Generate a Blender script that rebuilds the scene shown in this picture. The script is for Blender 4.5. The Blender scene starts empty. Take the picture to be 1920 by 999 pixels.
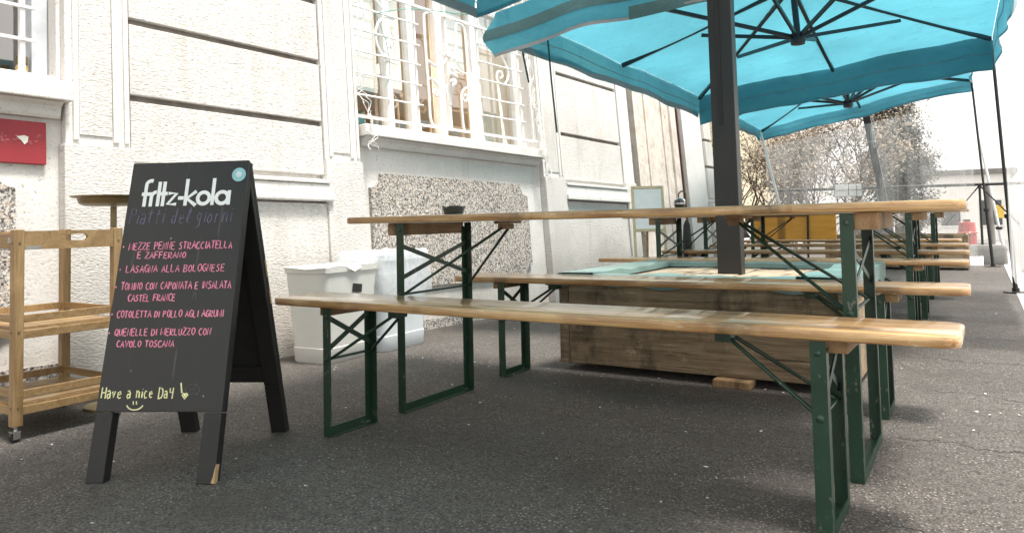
import bpy, bmesh, math, random
from mathutils import Vector, Matrix
R = math.radians
rnd = random.Random(11)
S = bpy.context.scene
COL = S.collection

# ------------------------------------------------------------------ camera, sky, sun, exposure
cam_d = bpy.data.cameras.new('camera'); cam = bpy.data.objects.new('camera', cam_d); COL.objects.link(cam); S.camera = cam
cam_d.sensor_width = 36.0
cam_d.lens = 1379.06 / 1920 * 36
cam_d.shift_y = -(499.5 - 351.12) / 1920
cam_d.clip_start = 0.02; cam_d.clip_end = 900
ya, pi_, ro = R(32.45), R(2.74), R(-1.25)
fw = Vector((-math.sin(ya) * math.cos(pi_), math.cos(ya) * math.cos(pi_), math.sin(pi_)))
r0 = Vector((math.cos(ya), math.sin(ya), 0)); u0 = r0.cross(fw)
r1 = r0 * math.cos(ro) + u0 * math.sin(ro); u1 = -r0 * math.sin(ro) + u0 * math.cos(ro)
m = Matrix((r1, u1, -fw)).transposed().to_4x4(); m.translation = Vector((0, 0, .7347))
cam.matrix_world = m

SUN_EL, SUN_AZ = R(74), R(95)          # azimuth measured from +Y towards +X
w = bpy.data.worlds.new('World'); S.world = w; w.use_nodes = True
nt = w.node_tree; nt.nodes.clear()
o_ = nt.nodes.new('ShaderNodeOutputWorld'); bg = nt.nodes.new('ShaderNodeBackground')
sky = nt.nodes.new('ShaderNodeTexSky'); sky.sky_type = 'NISHITA'; sky.sun_disc = False
sky.sun_elevation = SUN_EL; sky.sun_rotation = SUN_AZ; sky.dust_density = 6.0; sky.air_density = 1.2; sky.ozone_density = 1.0
hs = nt.nodes.new('ShaderNodeHueSaturation'); hs.inputs['Saturation'].default_value = .12
nt.links.new(sky.outputs[0], hs.inputs['Color']); wm = nt.nodes.new('ShaderNodeMix'); wm.data_type = 'RGBA'; wm.blend_type = 'MULTIPLY'; wm.inputs[0].default_value = 1; wm.inputs[7].default_value = (1.03, 1.0, .955, 1)
ov = nt.nodes.new('ShaderNodeMix'); ov.data_type = 'RGBA'; ov.inputs[0].default_value = .62; ov.inputs[7].default_value = (4.3, 4.3, 4.3, 1)      # even overcast veil over the clear sky
nt.links.new(hs.outputs[0], ov.inputs[6])
nt.links.new(ov.outputs[2], wm.inputs[6]); nt.links.new(wm.outputs[2], bg.inputs[0]); nt.links.new(bg.outputs[0], o_.inputs[0])
bg.inputs[1].default_value = .15
sl = bpy.data.lights.new('sun', 'SUN'); so = bpy.data.objects.new('sun', sl); COL.objects.link(so)
sl.energy = 2.6; sl.angle = R(11); sl.color = (1, .96, .9)
sd = Vector((math.sin(SUN_AZ) * math.cos(SUN_EL), math.cos(SUN_AZ) * math.cos(SUN_EL), math.sin(SUN_EL)))
so.rotation_euler = sd.to_track_quat('Z', 'Y').to_euler()
S.view_settings.view_transform = 'Standard'; S.view_settings.look = 'None'
S.view_settings.exposure = 1.48; S.view_settings.gamma = 1.0
try:
    S.cycles.max_bounces = 8; S.cycles.transparent_max_bounces = 24; S.cycles.use_denoising = True
except Exception: pass

# ------------------------------------------------------------------ materials
class N:
    """small helper round a node tree"""
    def __init__(s, name):
        s.m = bpy.data.materials.new(name); s.m.use_nodes = True
        s.t = s.m.node_tree; s.b = s.t.nodes['Principled BSDF']; s.out = s.t.nodes['Material Output']
    def n(s, typ, **kw):
        x = s.t.nodes.new('ShaderNode' + typ)
        for k, v in kw.items(): setattr(x, k, v)
        return x
    def l(s, a, b): s.t.links.new(a, b)
    def coord(s, scale=(1, 1, 1), rand=False, rot=(0, 0, 0)):
        tc = s.n('TexCoord'); mp = s.n('Mapping'); mp.inputs['Scale'].default_value = scale; mp.inputs['Rotation'].default_value = rot
        src = tc.outputs['Object']
        if rand:
            oi = s.n('ObjectInfo'); va = s.n('VectorMath', operation='ADD'); vm = s.n('VectorMath', operation='SCALE')
            cx = s.n('CombineXYZ'); s.l(oi.outputs['Random'], cx.inputs[0]); s.l(oi.outputs['Random'], cx.inputs[1]); s.l(oi.outputs['Random'], cx.inputs[2])
            s.l(cx.outputs[0], vm.inputs[0]); vm.inputs['Scale'].default_value = 37.0
            s.l(src, va.inputs[0]); s.l(vm.outputs[0], va.inputs[1]); src = va.outputs[0]
        s.l(src, mp.inputs[0]); return mp.outputs[0]
    def noise(s, vec, scale, detail=4, rough=.55, dist=0.0):
        x = s.n('TexNoise'); x.inputs['Scale'].default_value = scale; x.inputs['Detail'].default_value = detail
        x.inputs['Roughness'].default_value = rough; x.inputs['Distortion'].default_value = dist
        s.l(vec, x.inputs['Vector']); return x.outputs['Fac']
    def vor(s, vec, scale, feature='F1', out='Distance', rand=1.0, dim='3D'):
        x = s.n('TexVoronoi', feature=feature, voronoi_dimensions=dim); x.inputs['Scale'].default_value = scale; x.inputs['Randomness'].default_value = rand
        s.l(vec, x.inputs['Vector']); return x.outputs[out]
    def ramp(s, fac, stops, interp='LINEAR'):
        x = s.n('ValToRGB'); cr = x.color_ramp; cr.interpolation = interp
        while len(cr.elements) < len(stops): cr.elements.new(.5)
        for e, (p, c) in zip(cr.elements, stops):
            e.position = p; e.color = (c[0], c[1], c[2], 1) if isinstance(c, (tuple, list)) else (c, c, c, 1)
        s.l(fac, x.inputs[0]); return x.outputs[0]
    def mix(s, fac, a, b, mode='MIX'):
        x = s.n('Mix', data_type='RGBA', blend_type=mode)
        if isinstance(fac, (int, float)): x.inputs[0].default_value = fac
        else: s.l(fac, x.inputs[0])
        for i, v in ((6, a), (7, b)):
            if isinstance(v, (tuple, list)): x.inputs[i].default_value = (v[0], v[1], v[2], 1)
            else: s.l(v, x.inputs[i])
        return x.outputs[2]
    def math(s, op, a, b=None):
        x = s.n('Math', operation=op)
        for i, v in ((0, a), (1, b)):
            if v is None: continue
            if isinstance(v, (int, float)): x.inputs[i].default_value = v
            else: s.l(v, x.inputs[i])
        return x.outputs[0]
    def bump(s, h, strength=.3, dist=.01):
        x = s.n('Bump'); x.inputs['Strength'].default_value = strength; x.inputs['Distance'].default_value = dist
        s.l(h, x.inputs['Height']); s.l(x.outputs[0], s.b.inputs['Normal'])
    def base(s, c):
        if isinstance(c, (tuple, list)): s.b.inputs['Base Color'].default_value = (c[0], c[1], c[2], 1)
        else: s.l(c, s.b.inputs['Base Color'])
    def rough(s, v):
        if isinstance(v, (int, float)): s.b.inputs['Roughness'].default_value = v
        else: s.l(v, s.b.inputs['Roughness'])
    def set(s, k, v): s.b.inputs[k].default_value = v

def paint(name, c, rough=.5, var=.15, scale=14, metal=0.0, bump=0.0, coat=0.0):
    k = N(name); v = k.coord(rand=True)
    n = k.noise(v, scale, 5)
    lo = tuple(x * (1 - var) for x in c); hi = tuple(min(1, x * (1 + var)) for x in c)
    k.base(k.ramp(n, [(.3, lo), (.7, hi)]))
    k.rough(rough); k.set('Metallic', metal)
    if coat: k.set('Coat Weight', coat); k.set('Coat Roughness', .15)
    if bump: k.bump(k.noise(v, scale * 6, 4), bump, .004)
    return k.m

def wood(name, dark, mid, light, rough=.35, coat=0.0, axis=0, knots=True, cracks=False, wear=0.0, boards=0.0):
    k = N(name)
    sc = [24, 24, 24]; sc[axis] = 1.1
    v = k.coord(tuple(sc), rand=True)
    g = k.noise(v, 1.4, 7, .62, 1.1)
    c = k.ramp(g, [(.30, dark), (.46, mid), (.60, light), (.72, mid)])
    fs = [210, 210, 210]; fs[axis] = 4
    fine = k.noise(k.coord(tuple(fs), rand=True), 1.6, 4, .7)
    c = k.mix(k.ramp(fine, [(.42, .55), (.60, 0.0)]), c, dark)
    if boards:
        sx = k.n('SeparateXYZ'); tc = k.n('TexCoord'); k.l(tc.outputs['Object'], sx.inputs[0])
        yb = k.math('MULTIPLY', k.math('ADD', sx.outputs[1], 3.013), 1 / boards)
        wn = k.n('TexWhiteNoise', noise_dimensions='2D'); cx = k.n('CombineXYZ'); oi = k.n('ObjectInfo')
        k.l(k.math('FLOOR', yb), cx.inputs[0]); k.l(oi.outputs['Random'], cx.inputs[1]); k.l(cx.outputs[0], wn.inputs['Vector'])
        c = k.mix(k.math('MULTIPLY', wn.outputs['Value'], .45), c, tuple(x * .62 for x in mid))
        ed = k.math('ABSOLUTE', k.math('SUBTRACT', k.math('FRACT', yb), .5))
        seam = k.ramp(ed, [(.472, 0.0), (.488, .8)]); c = k.mix(seam, c, tuple(x * .22 for x in mid))
    if knots:
        ks = [8, 8, 8]; ks[axis] = 2.6
        if axis != 2: ks[2] = .6
        vk = k.coord(tuple(ks), rand=True); dm = '3D' if axis == 2 else '2D'; d = k.vor(vk, 1.0, dim=dm); pick = k.vor(vk, 1.0, out='Color', dim=dm); sc_ = k.n('SeparateColor'); k.l(pick, sc_.inputs[0])
        kn = k.math('MULTIPLY', k.ramp(d, [(.08, 1.0), (.13, .8), (.18, 0.0)]), k.ramp(sc_.outputs[0], [(.08, 0.0), (.12, 1.0)]))
        c = k.mix(k.math('MULTIPLY', kn, .85), c, tuple(x * .28 for x in mid))
        ring = k.math('MULTIPLY', k.ramp(d, [(.16, 0.0), (.20, .45), (.34, 0.0)]), k.ramp(sc_.outputs[0], [(.45, 0.0), (.5, 1.0)])); c = k.mix(ring, c, dark)
    blot = k.noise(k.coord((2.2, 5, 5), rand=True), 1.4, 5, .65)
    c = k.mix(k.ramp(blot, [(.5, 0.0), (.75, .55)]), c, tuple(min(1, x * 1.25) for x in light))
    if cracks:
        cs = [30, 30, 30]; cs[axis] = 1.5
        cr = k.noise(k.coord(tuple(cs), rand=True), 1.0, 9, .75, 1.8)
        c = k.mix(k.ramp(cr, [(.33, 1.0), (.42, 0.0)]), c, (.014, .010, .007))
        st = k.noise(k.coord((2.5, 2.5, 1.3), rand=True), 1.6, 6, .7)
        c = k.mix(k.ramp(st, [(.52, 0.0), (.66, .8)]), c, (.04, .028, .018))
        s2 = k.noise(k.coord((6, 6, 12), rand=True), 1.6, 7, .8); c = k.mix(k.ramp(s2, [(.58, 0.0), (.7, .6)]), c, tuple(min(1, x * 1.5) for x in light))
    if wear:
        wn_ = k.noise(k.coord((4, 14, 30), rand=True), 2.2, 7, .75)
        c = k.mix(k.ramp(wn_, [(.61, 0.0), (.66, wear)]), c, (.70, .58, .42))
        w2 = k.noise(k.coord((5, 22, 30), rand=True), 2.8, 7, .8)
        c = k.mix(k.ramp(w2, [(.66, 0.0), (.70, .8)]), c, tuple(x * .35 for x in mid))
    k.base(c); k.rough(k.math('ADD', k.math('MULTIPLY', fine, .3), rough - .12))
    if coat: k.set('Coat Weight', coat); k.set('Coat Roughness', .10)
    k.bump(k.math('ADD', g, k.math('MULTIPLY', fine, 1.5)), .35 if not cracks else .8, .002 if not cracks else .006)
    return k.m

def mat_asphalt():
    k = N('asphalt'); v = k.coord()
    big = k.noise(v, .55, 4); med = k.noise(v, 3.2, 7, .7); fine = k.noise(v, 120, 3, .75); mid = k.noise(v, 30, 6, .75); grit = k.noise(v, 62, 4, .8)
    c = k.ramp(med, [(.3, (.058, .047, .039)), (.7, (.118, .099, .085))])
    c = k.mix(k.ramp(big, [(.35, 0.0), (.65, .7)]), c, (.175, .160, .147))
    c = k.mix(k.ramp(mid, [(.36, .8), (.54, 0.0)]), c, (.036, .029, .024))
    c = k.mix(k.ramp(grit, [(.56, 0.0), (.66, .6)]), c, (.23, .20, .175))
    c = k.mix(k.ramp(fine, [(.40, .8), (.56, 0.0)]), c, (.018, .015, .013))
    d = k.vor(v, 80); dn = k.noise(v, 6, 4); c = k.mix(k.math('MULTIPLY', k.ramp(d, [(.14, .95), (.29, 0.0)]), k.ramp(dn, [(.38, .1), (.6, 1.0)])), c, (.36, .325, .285))
    d2 = k.vor(k.coord((1, 1.5, 1)), 26); nz = k.noise(v, 2.3, 4, .7)
    sp = k.math('MULTIPLY', k.ramp(d2, [(.06, 1.0), (.15, 0.0)]), k.ramp(nz, [(.47, 0.0), (.58, 1.0)]))
    c = k.mix(sp, c, (.44, .40, .35))
    scuff = k.noise(k.coord((2.2, 9, 1)), 2.4, 7, .75); c = k.mix(k.ramp(scuff, [(.62, 0.0), (.72, .5)]), c, (.30, .275, .25))
    st = k.noise(v, 1.3, 7, .7); c = k.mix(k.ramp(st, [(.54, 0.0), (.68, .6)]), c, (.050, .041, .034))
    sx = k.n('SeparateXYZ'); k.l(v, sx.inputs[0])
    wob = k.math('MULTIPLY', k.math('SUBTRACT', k.noise(k.coord((1.4, .35, 1)), 2.4, 6, .7), .5), .42)
    fr = k.math('FRACT', k.math('MULTIPLY', k.math('ADD', sx.outputs[1], wob), 1.28)); ed = k.math('ABSOLUTE', k.math('SUBTRACT', fr, .5))
    ck = k.math('MULTIPLY', k.ramp(ed, [(.0, 1.0), (.004, .9), (.009, 0.0)]), k.ramp(k.math('ADD', k.math('MULTIPLY', sx.outputs[0], .8), k.noise(v, 1.7, 3)), [(.18, 0.0), (.4, .95)]))
    c = k.mix(ck, c, (.016, .014, .013))
    k.base(c)
    k.rough(k.ramp(med, [(.3, .62), (.7, .88)]))
    h = k.math('ADD', k.math('MULTIPLY', fine, .8), k.math('MULTIPLY', k.ramp(d, [(.0, 1.0), (.4, 0.0)]), .8))
    h = k.math('ADD', h, k.math('MULTIPLY', mid, 2.0))
    h = k.math('SUBTRACT', h, k.math('MULTIPLY', ck, 2.0))
    k.bump(h, .8, .008)
    return k.m

def mat_stucco(name, c, combed=True, dirt=.35, strength=.6):
    k = N(name)
    v = k.coord((9, 1, 1) if False else (1, 1, 1))
    vs = k.coord((48, 22, 120)) if combed else k.coord((60, 60, 60))
    h = k.noise(vs, 1.0, 5, .65, .4)
    p = k.ramp(h, [(.25, 0.0), (.5, .75), (.8, 1.0)])
    dn = k.noise(v, 2.2, 6, .65); dn2 = k.noise(k.coord((9, 9, 1.2)), 1.0, 5, .6)
    c2 = k.mix(k.ramp(dn, [(.45, 0.0), (.8, dirt)]), c, tuple(x * .66 for x in c))
    c2 = k.mix(k.ramp(dn2, [(.54, 0.0), (.76, dirt * .85)]), c2, (c[0] * .62, c[1] * .58, c[2] * .52))
    pits = k.math('MULTIPLY', k.ramp(h, [(.30, 1.0), (.41, 0.0)]), .85)
    c2 = k.mix(pits, c2, tuple(x * .4 for x in c))
    # grey-brown tone, patchy and stronger towards the pavement
    sp = k.n('SeparateXYZ'); k.l(v, sp.inputs[0])
    lowm = k.n('MapRange'); lowm.inputs['From Min'].default_value = .05; lowm.inputs['From Max'].default_value = .95; lowm.inputs['To Min'].default_value = .75; lowm.inputs['To Max'].default_value = 0
    k.l(sp.outputs[2], lowm.inputs[0])
    c2 = k.mix(k.math('MULTIPLY', lowm.outputs[0], k.ramp(dn, [(.3, .35), (.65, 1.0)])), c2, (.33, .29, .245))
    k.base(c2); k.rough(.9); k.bump(p, strength, .012)
    return k.m

def mat_terrazzo():
    k = N('terrazzo'); v = k.coord()
    a = k.noise(v, 78, 3, .65); b = k.noise(v, 170, 2); d = k.vor(v, 75, out='Color')
    sp = k.n('SeparateColor'); k.l(d, sp.inputs[0])
    c = k.ramp(a, [(.36, (.045, .038, .034)), (.46, (.23, .212, .195)), (.56, (.49, .46, .425)), (.72, (.72, .69, .64))])
    c = k.mix(k.ramp(b, [(.36, .8), (.46, 0.0)]), c, (.05, .042, .038))
    c = k.mix(k.math('MULTIPLY', k.ramp(sp.outputs[0], [(.75, 0.0), (.8, 1.0)]), .5), c, (.62, .5, .4))
    k.base(c); k.rough(.75); k.bump(a, .8, .008); return k.m

def mat_fabric(name, c, trans=.55):
    k = N(name); v = k.coord()
    n1 = k.noise(v, 1.6, 5); n2 = k.noise(k.coord((90, 90, 90)), 4, 2)
    col = k.ramp(n1, [(.3, tuple(x * .82 for x in c)), (.7, tuple(min(1, x * 1.1) for x in c))])
    st = k.noise(k.coord((3, 3, 3)), 2.1, 6, .7)
    col = k.mix(k.ramp(st, [(.55, 0.0), (.74, .42)]), col, tuple(x * .5 for x in c))
    df = k.n('BsdfDiffuse'); tr = k.n('BsdfTranslucent'); mx = k.n('MixShader'); mx.inputs[0].default_value = trans
    k.l(col, df.inputs[0]); k.l(col, tr.inputs[0]); k.l(df.outputs[0], mx.inputs[1]); k.l(tr.outputs[0], mx.inputs[2])
    bp = k.n('Bump'); bp.inputs['Strength'].default_value = .5; bp.inputs['Distance'].default_value = .02
    wr = k.noise(k.coord((1, 1, 1)), 5.5, 5, .55, 1.2); k.l(k.math('ADD', k.math('MULTIPLY', n2, .15), wr), bp.inputs['Height']); k.l(bp.outputs[0], tr.inputs['Normal']); k.l(bp.outputs[0], df.inputs['Normal'])
    k.l(mx.outputs[0], k.out.inputs[0]); k.t.nodes.remove(k.b); return k.m

def mat_plastic(name, lo, hi, tint=(.86, .86, .84), scale=(7, 7, .7), mid=.5):
    k = N(name)
    n1 = k.noise(k.coord(scale), 1.3, 7, .68, .6); n2 = k.noise(k.coord((2, 2, 2)), 1.0, 4)
    f = k.ramp(k.math('ADD', k.math('MULTIPLY', n1, .7), k.math('MULTIPLY', n2, .3)), [(mid - .14, lo), (mid + .16, hi)])
    tp = k.n('BsdfTransparent'); df = k.n('BsdfDiffuse'); tl = k.n('BsdfTranslucent'); gl = k.n('BsdfGlossy'); gl.inputs['Roughness'].default_value = .18
    for q in (df, tl): q.inputs[0].default_value = (*tint, 1)
    a = k.n('MixShader'); a.inputs[0].default_value = .6; k.l(df.outputs[0], a.inputs[1]); k.l(tl.outputs[0], a.inputs[2])
    b = k.n('MixShader'); b.inputs[0].default_value = .15; k.l(a.outputs[0], b.inputs[1]); k.l(gl.outputs[0], b.inputs[2])
    c = k.n('MixShader'); k.l(f, c.inputs[0]); k.l(tp.outputs[0], c.inputs[1]); k.l(b.outputs[0], c.inputs[2])
    bp = k.n('Bump'); bp.inputs['Strength'].default_value = .4; bp.inputs['Distance'].default_value = .02; k.l(n1, bp.inputs['Height'])
    k.l(bp.outputs[0], gl.inputs['Normal']); k.l(bp.outputs[0], df.inputs['Normal'])
    k.l(c.outputs[0], k.out.inputs[0]); k.t.nodes.remove(k.b); return k.m

def mat_glass(name, refl=.35):
    k = N(name)
    tp = k.n('BsdfTransparent'); tp.inputs[0].default_value = (.92, .94, .93, 1); gl = k.n('BsdfGlossy'); gl.inputs['Roughness'].default_value = .015
    fr = k.n('Fresnel'); fr.inputs[0].default_value = 1.5
    gm = k.n('NewGeometry'); f = k.math('MULTIPLY', k.math('ADD', k.math('MULTIPLY', fr.outputs[0], .8), refl), k.math('SUBTRACT', 1.0, gm.outputs['Backfacing']))
    mx = k.n('MixShader'); k.l(f, mx.inputs[0]); k.l(tp.outputs[0], mx.inputs[1]); k.l(gl.outputs[0], mx.inputs[2])
    k.l(mx.outputs[0], k.out.inputs[0]); k.t.nodes.remove(k.b); return k.m

def mat_board():
    k = N('blackboard'); v = k.coord()
    n1 = k.noise(k.coord((4, 4, 1.4)), 2.5, 6, .65); n2 = k.noise(v, 60, 4)
    c = k.ramp(n1, [(.35, (.010, .0095, .0095)), (.75, (.026, .0245, .0235))])
    d = k.vor(v, 16); nz = k.noise(v, 5, 2)
    c = k.mix(k.math('MULTIPLY', k.ramp(d, [(.03, .8), (.07, 0.0)]), k.ramp(nz, [(.52, 0.0), (.58, 1.0)])), c, (.3, .29, .28))
    sc = k.noise(k.coord((40, 40, 3), rot=(0, .5, 0)), 1.0, 3); c = k.mix(k.ramp(sc, [(.66, 0.0), (.72, .22)]), c, (.2, .2, .2))
    k.base(c); k.rough(k.ramp(n1, [(.3, .38), (.7, .58)])); k.bump(n2, .08, .002); return k.m

def mat_door():
    k = N('flaking_door_paint'); v = k.coord((1, 1, .8))
    a = k.noise(v, 9, 7, .7); b = k.noise(k.coord((1, 1, .35)), 3, 5, .65); f = k.noise(k.coord((40, 40, 3)), 1.2, 4)
    c = k.ramp(a, [(.32, (.44, .38, .33)), (.6, (.66, .60, .54))])
    c = k.mix(k.ramp(f, [(.55, 0.0), (.75, .5)]), c, (.32, .28, .25))
    sp = k.math('MULTIPLY', k.ramp(a, [(.56, 0.0), (.62, 1.0)]), k.ramp(b, [(.45, 0.0), (.6, 1.0)]))
    c = k.mix(k.math('MULTIPLY', sp, .8), c, (.27, .145, .095))
    k.base(c); k.rough(.85); k.bump(a, .5, .006); return k.m

def mat_metal_green():
    k = N('green_enamel'); v = k.coord(rand=True)
    n1 = k.noise(v, 9, 5); c = k.ramp(n1, [(.3, (.009, .031, .017)), (.7, (.016, .050, .028))])
    chips = k.noise(k.coord((26, 26, 12), rand=True), 2.0, 7, .75); c = k.mix(k.ramp(chips, [(.60, 0.0), (.64, .8)]), c, (.16, .15, .13))
    k.base(c); k.rough(.38); k.bump(n1, .08, .003); return k.m

MAT = {
 'asphalt': mat_asphalt(),
 'stucco': mat_stucco('stucco_combed', (.63, .605, .575), True, .5, .6),
 'plaster': mat_stucco('plaster_smooth', (.66, .64, .612), False, .42, .25),
 'groove': paint('groove_dark', (.17, .15, .13), .95, .4, 9),  # dark colour for the strips set in the joints
 'terrazzo': mat_terrazzo(),
 'pine': wood('varnished_pine', (.20, .080, .022), (.47, .255, .092), (.70, .47, .225), .32, .75, 0, True, False, .7, .0835),
 'batten': wood('batten_wood', (.17, .095, .042), (.29, .18, .09), (.4, .27, .15), .7, 0, 1, True),
 'weathered': wood('weathered_plank', (.15, .105, .062), (.28, .205, .125), (.42, .32, .205), .8, 0, 0, True, True),
 'deckwood': wood('grey_deck', (.2, .15, .1), (.33, .25, .17), (.45, .36, .26), .7, 0, 1, True, False),
 'bamboo': wood('bamboo', (.19, .110, .045), (.29, .180, .078), (.38, .25, .118), .42, .15, 0, False),
 'bamboov': wood('bamboo_upright', (.19, .110, .045), (.29, .180, .078), (.38, .25, .118), .42, .15, 2, False),
 'door': mat_door(),
 'green': mat_metal_green(),
 'black_metal': paint('charcoal_aluminium', (.014, .0132, .0125), .42, .2, 6),
 'slot': paint('slot_dark', (.008, .008, .008), .7),
 'rib': paint('rib_steel', (.012, .014, .018), .4, .2, 10),
 'steel': paint('zinc_steel', (.45, .44, .42), .35, .2, 20, .8),
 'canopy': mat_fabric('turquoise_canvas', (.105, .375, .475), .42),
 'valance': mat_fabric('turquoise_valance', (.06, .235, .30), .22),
 'trimband': mat_fabric('grey_teal_tape', (.09, .17, .18), .2),
 'hemgrey': mat_fabric('grey_hem', (.34, .36, .37), .4),
 'tarp': paint('teal_tarp', (.13, .215, .20), .33, .25, 5, 0, .3),
 'board': mat_board(),
 'boardframe': paint('black_stained_wood', (.010, .0095, .0095), .5, .3, 16, 0, .2),
 'pale_frame': paint('pale_frame_wood', (.66, .53, .34), .6, .12, 20),
 'rawwood': paint('chipped_wood', (.42, .28, .15), .8, .3, 25),
 'chalk_pink': paint('pink_chalk', (.86, .27, .40), .95, .2, 60),
 'chalk_yellow': paint('yellow_chalk', (.84, .78, .42), .95, .25, 60),
 'chalk_violet': paint('violet_chalk', (.15, .125, .20), .95, .4, 40),
 'chalk_grey': paint('grey_chalk', (.10, .10, .105), .95, .4, 40),
 'white_vinyl': paint('white_vinyl', (.90, .89, .87), .5, .04),
 'sticker_teal': paint('teal_sticker', (.30, .56, .58), .45, .1),
 'sticker_pale': paint('pale_sticker', (.62, .72, .74), .45, .1),
 'bin': paint('cream_plastic', (.66, .645, .60), .42, .06, 5, 0, .05),
 'bin2': paint('pale_blue_plastic', (.63, .66, .68), .38, .05, 5, 0, .05),
 'bag': mat_plastic('bag_film', .35, .75, (.86, .87, .88), (9, 9, 9)),
 'film': mat_plastic('curtain_film', .10, .40, (.97, .96, .95), (9, 9, .6), .5),
 'film2': mat_plastic('street_curtain_film', .30, .80, (.90, .88, .87), (9, 9, .5), .5),
 'white_sheet': paint('white_tarpaulin', (.80, .80, .79), .5, .05, 8, 0, .2),
 'iron_white': paint('white_enamel_iron', (.74, .735, .73), .4, .1, 18, 0, .15),
 'frame_grey': paint('grey_window_paint', (.50, .52, .55), .5, .15, 9),
 'frame_white': paint('white_window_paint', (.70, .69, .68), .45, .12, 9),
 'glass': mat_glass('window_glass', .24),
 'red': paint('red_enamel', (.27, .020, .028), .45, .12, 4),
 'red_faded': paint('faded_print', (.36, .085, .09), .6, .3, 60),
 'paper': paint('paper', (.70, .68, .62), .8, .1),
 'brass': paint('brown_brass', (.21, .165, .085), .38, .2, 12, .6),
 'black_plastic': paint('black_glass', (.012, .016, .015), .12, .2, 6, 0, 0, .6),
 'rubber': paint('black_rubber', (.015, .015, .015), .7),
 'chrome': paint('caster_steel', (.55, .55, .55), .25, .1, 20, 1.0),
 'interior': paint('warm_interior', (.46, .33, .20), .8, .2, 2),
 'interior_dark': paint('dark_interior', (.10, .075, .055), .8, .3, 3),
 'curtain': paint('beige_blind', (.60, .49, .39), .8, .08, 3),
 'brown': paint('dark_brown_timber', (.10, .052, .032), .6, .3, 8),
 'kerb': paint('granite_kerb', (.50, .49, .47), .8, .15, 30, 0, .3),
 'road': paint('street_asphalt', (.16, .158, .152), .85, .15, 6, 0, .3),
 'concrete': paint('grey_concrete', (.19, .185, .175), .85, .2, 6, 0, .4),
 'cane': paint('cane_handle', (.16, .075, .03), .4, .2),
 'cloth_black': paint('black_nylon', (.012, .012, .014), .6),
 'yellow': wood('yellow_lacquer', (.58, .23, .02), (.70, .30, .03), (.74, .36, .05), .4, .2, 0, True),
 'cream_wall': paint('cream_render', (.56, .50, .36), .9, .12, .6),
 'grey_wall': paint('grey_render', (.78, .76, .73), .9, .1, .6),
 'window_dark': paint('far_window', (.09, .095, .10), .2, .2),
 'car_white': paint('white_car_paint', (.72, .72, .73), .25, .03, 2, 0, 0, .8),
 'car_red': paint('red_car_paint', (.42, .03, .03), .25, .08, 2, 0, 0, .8),
 'car_glass': paint('dark_car_glass', (.02, .022, .025), .08, .1),
 'bark': paint('grey_bark', (.10, .078, .058), .9, .35, 12, 0, .6),
 'leaf_dry': paint('dry_leaves', (.23, .188, .145), .8, .55, 1.7),
 'leaf_green': paint('dark_needles', (.085, .087, .074), .8, .5, 1.2),
 'leaf_olive': paint('olive_leaves', (.17, .15, .055), .8, .45, 2.0),
 'wire': paint('white_wire', (.74, .73, .70), .5, .05),
 'cord': paint('green_cord', (.10, .34, .28), .7, .1),
 'strap': paint('dark_green_webbing', (.014, .052, .048), .75, .15, 40),
 'bottle': paint('amber_jar', (.42, .30, .13), .15, .3, 20),
 'purple': paint('plum_cloth', (.075, .040, .060), .8, .3, 10),
 'bag_green': paint('dark_green_bag', (.035, .085, .060), .6, .3, 8),
 'yellow_sign': paint('yellow_plastic', (.72, .50, .10), .5, .08),
}
def emit(name, c, s):
    k = N(name); k.base(c); k.b.inputs['Emission Color'].default_value = (*c, 1); k.b.inputs['Emission Strength'].default_value = s; return k.m
MAT['bulb'] = emit('lit_bulb', (1, .72, .38), 9.0)

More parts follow.
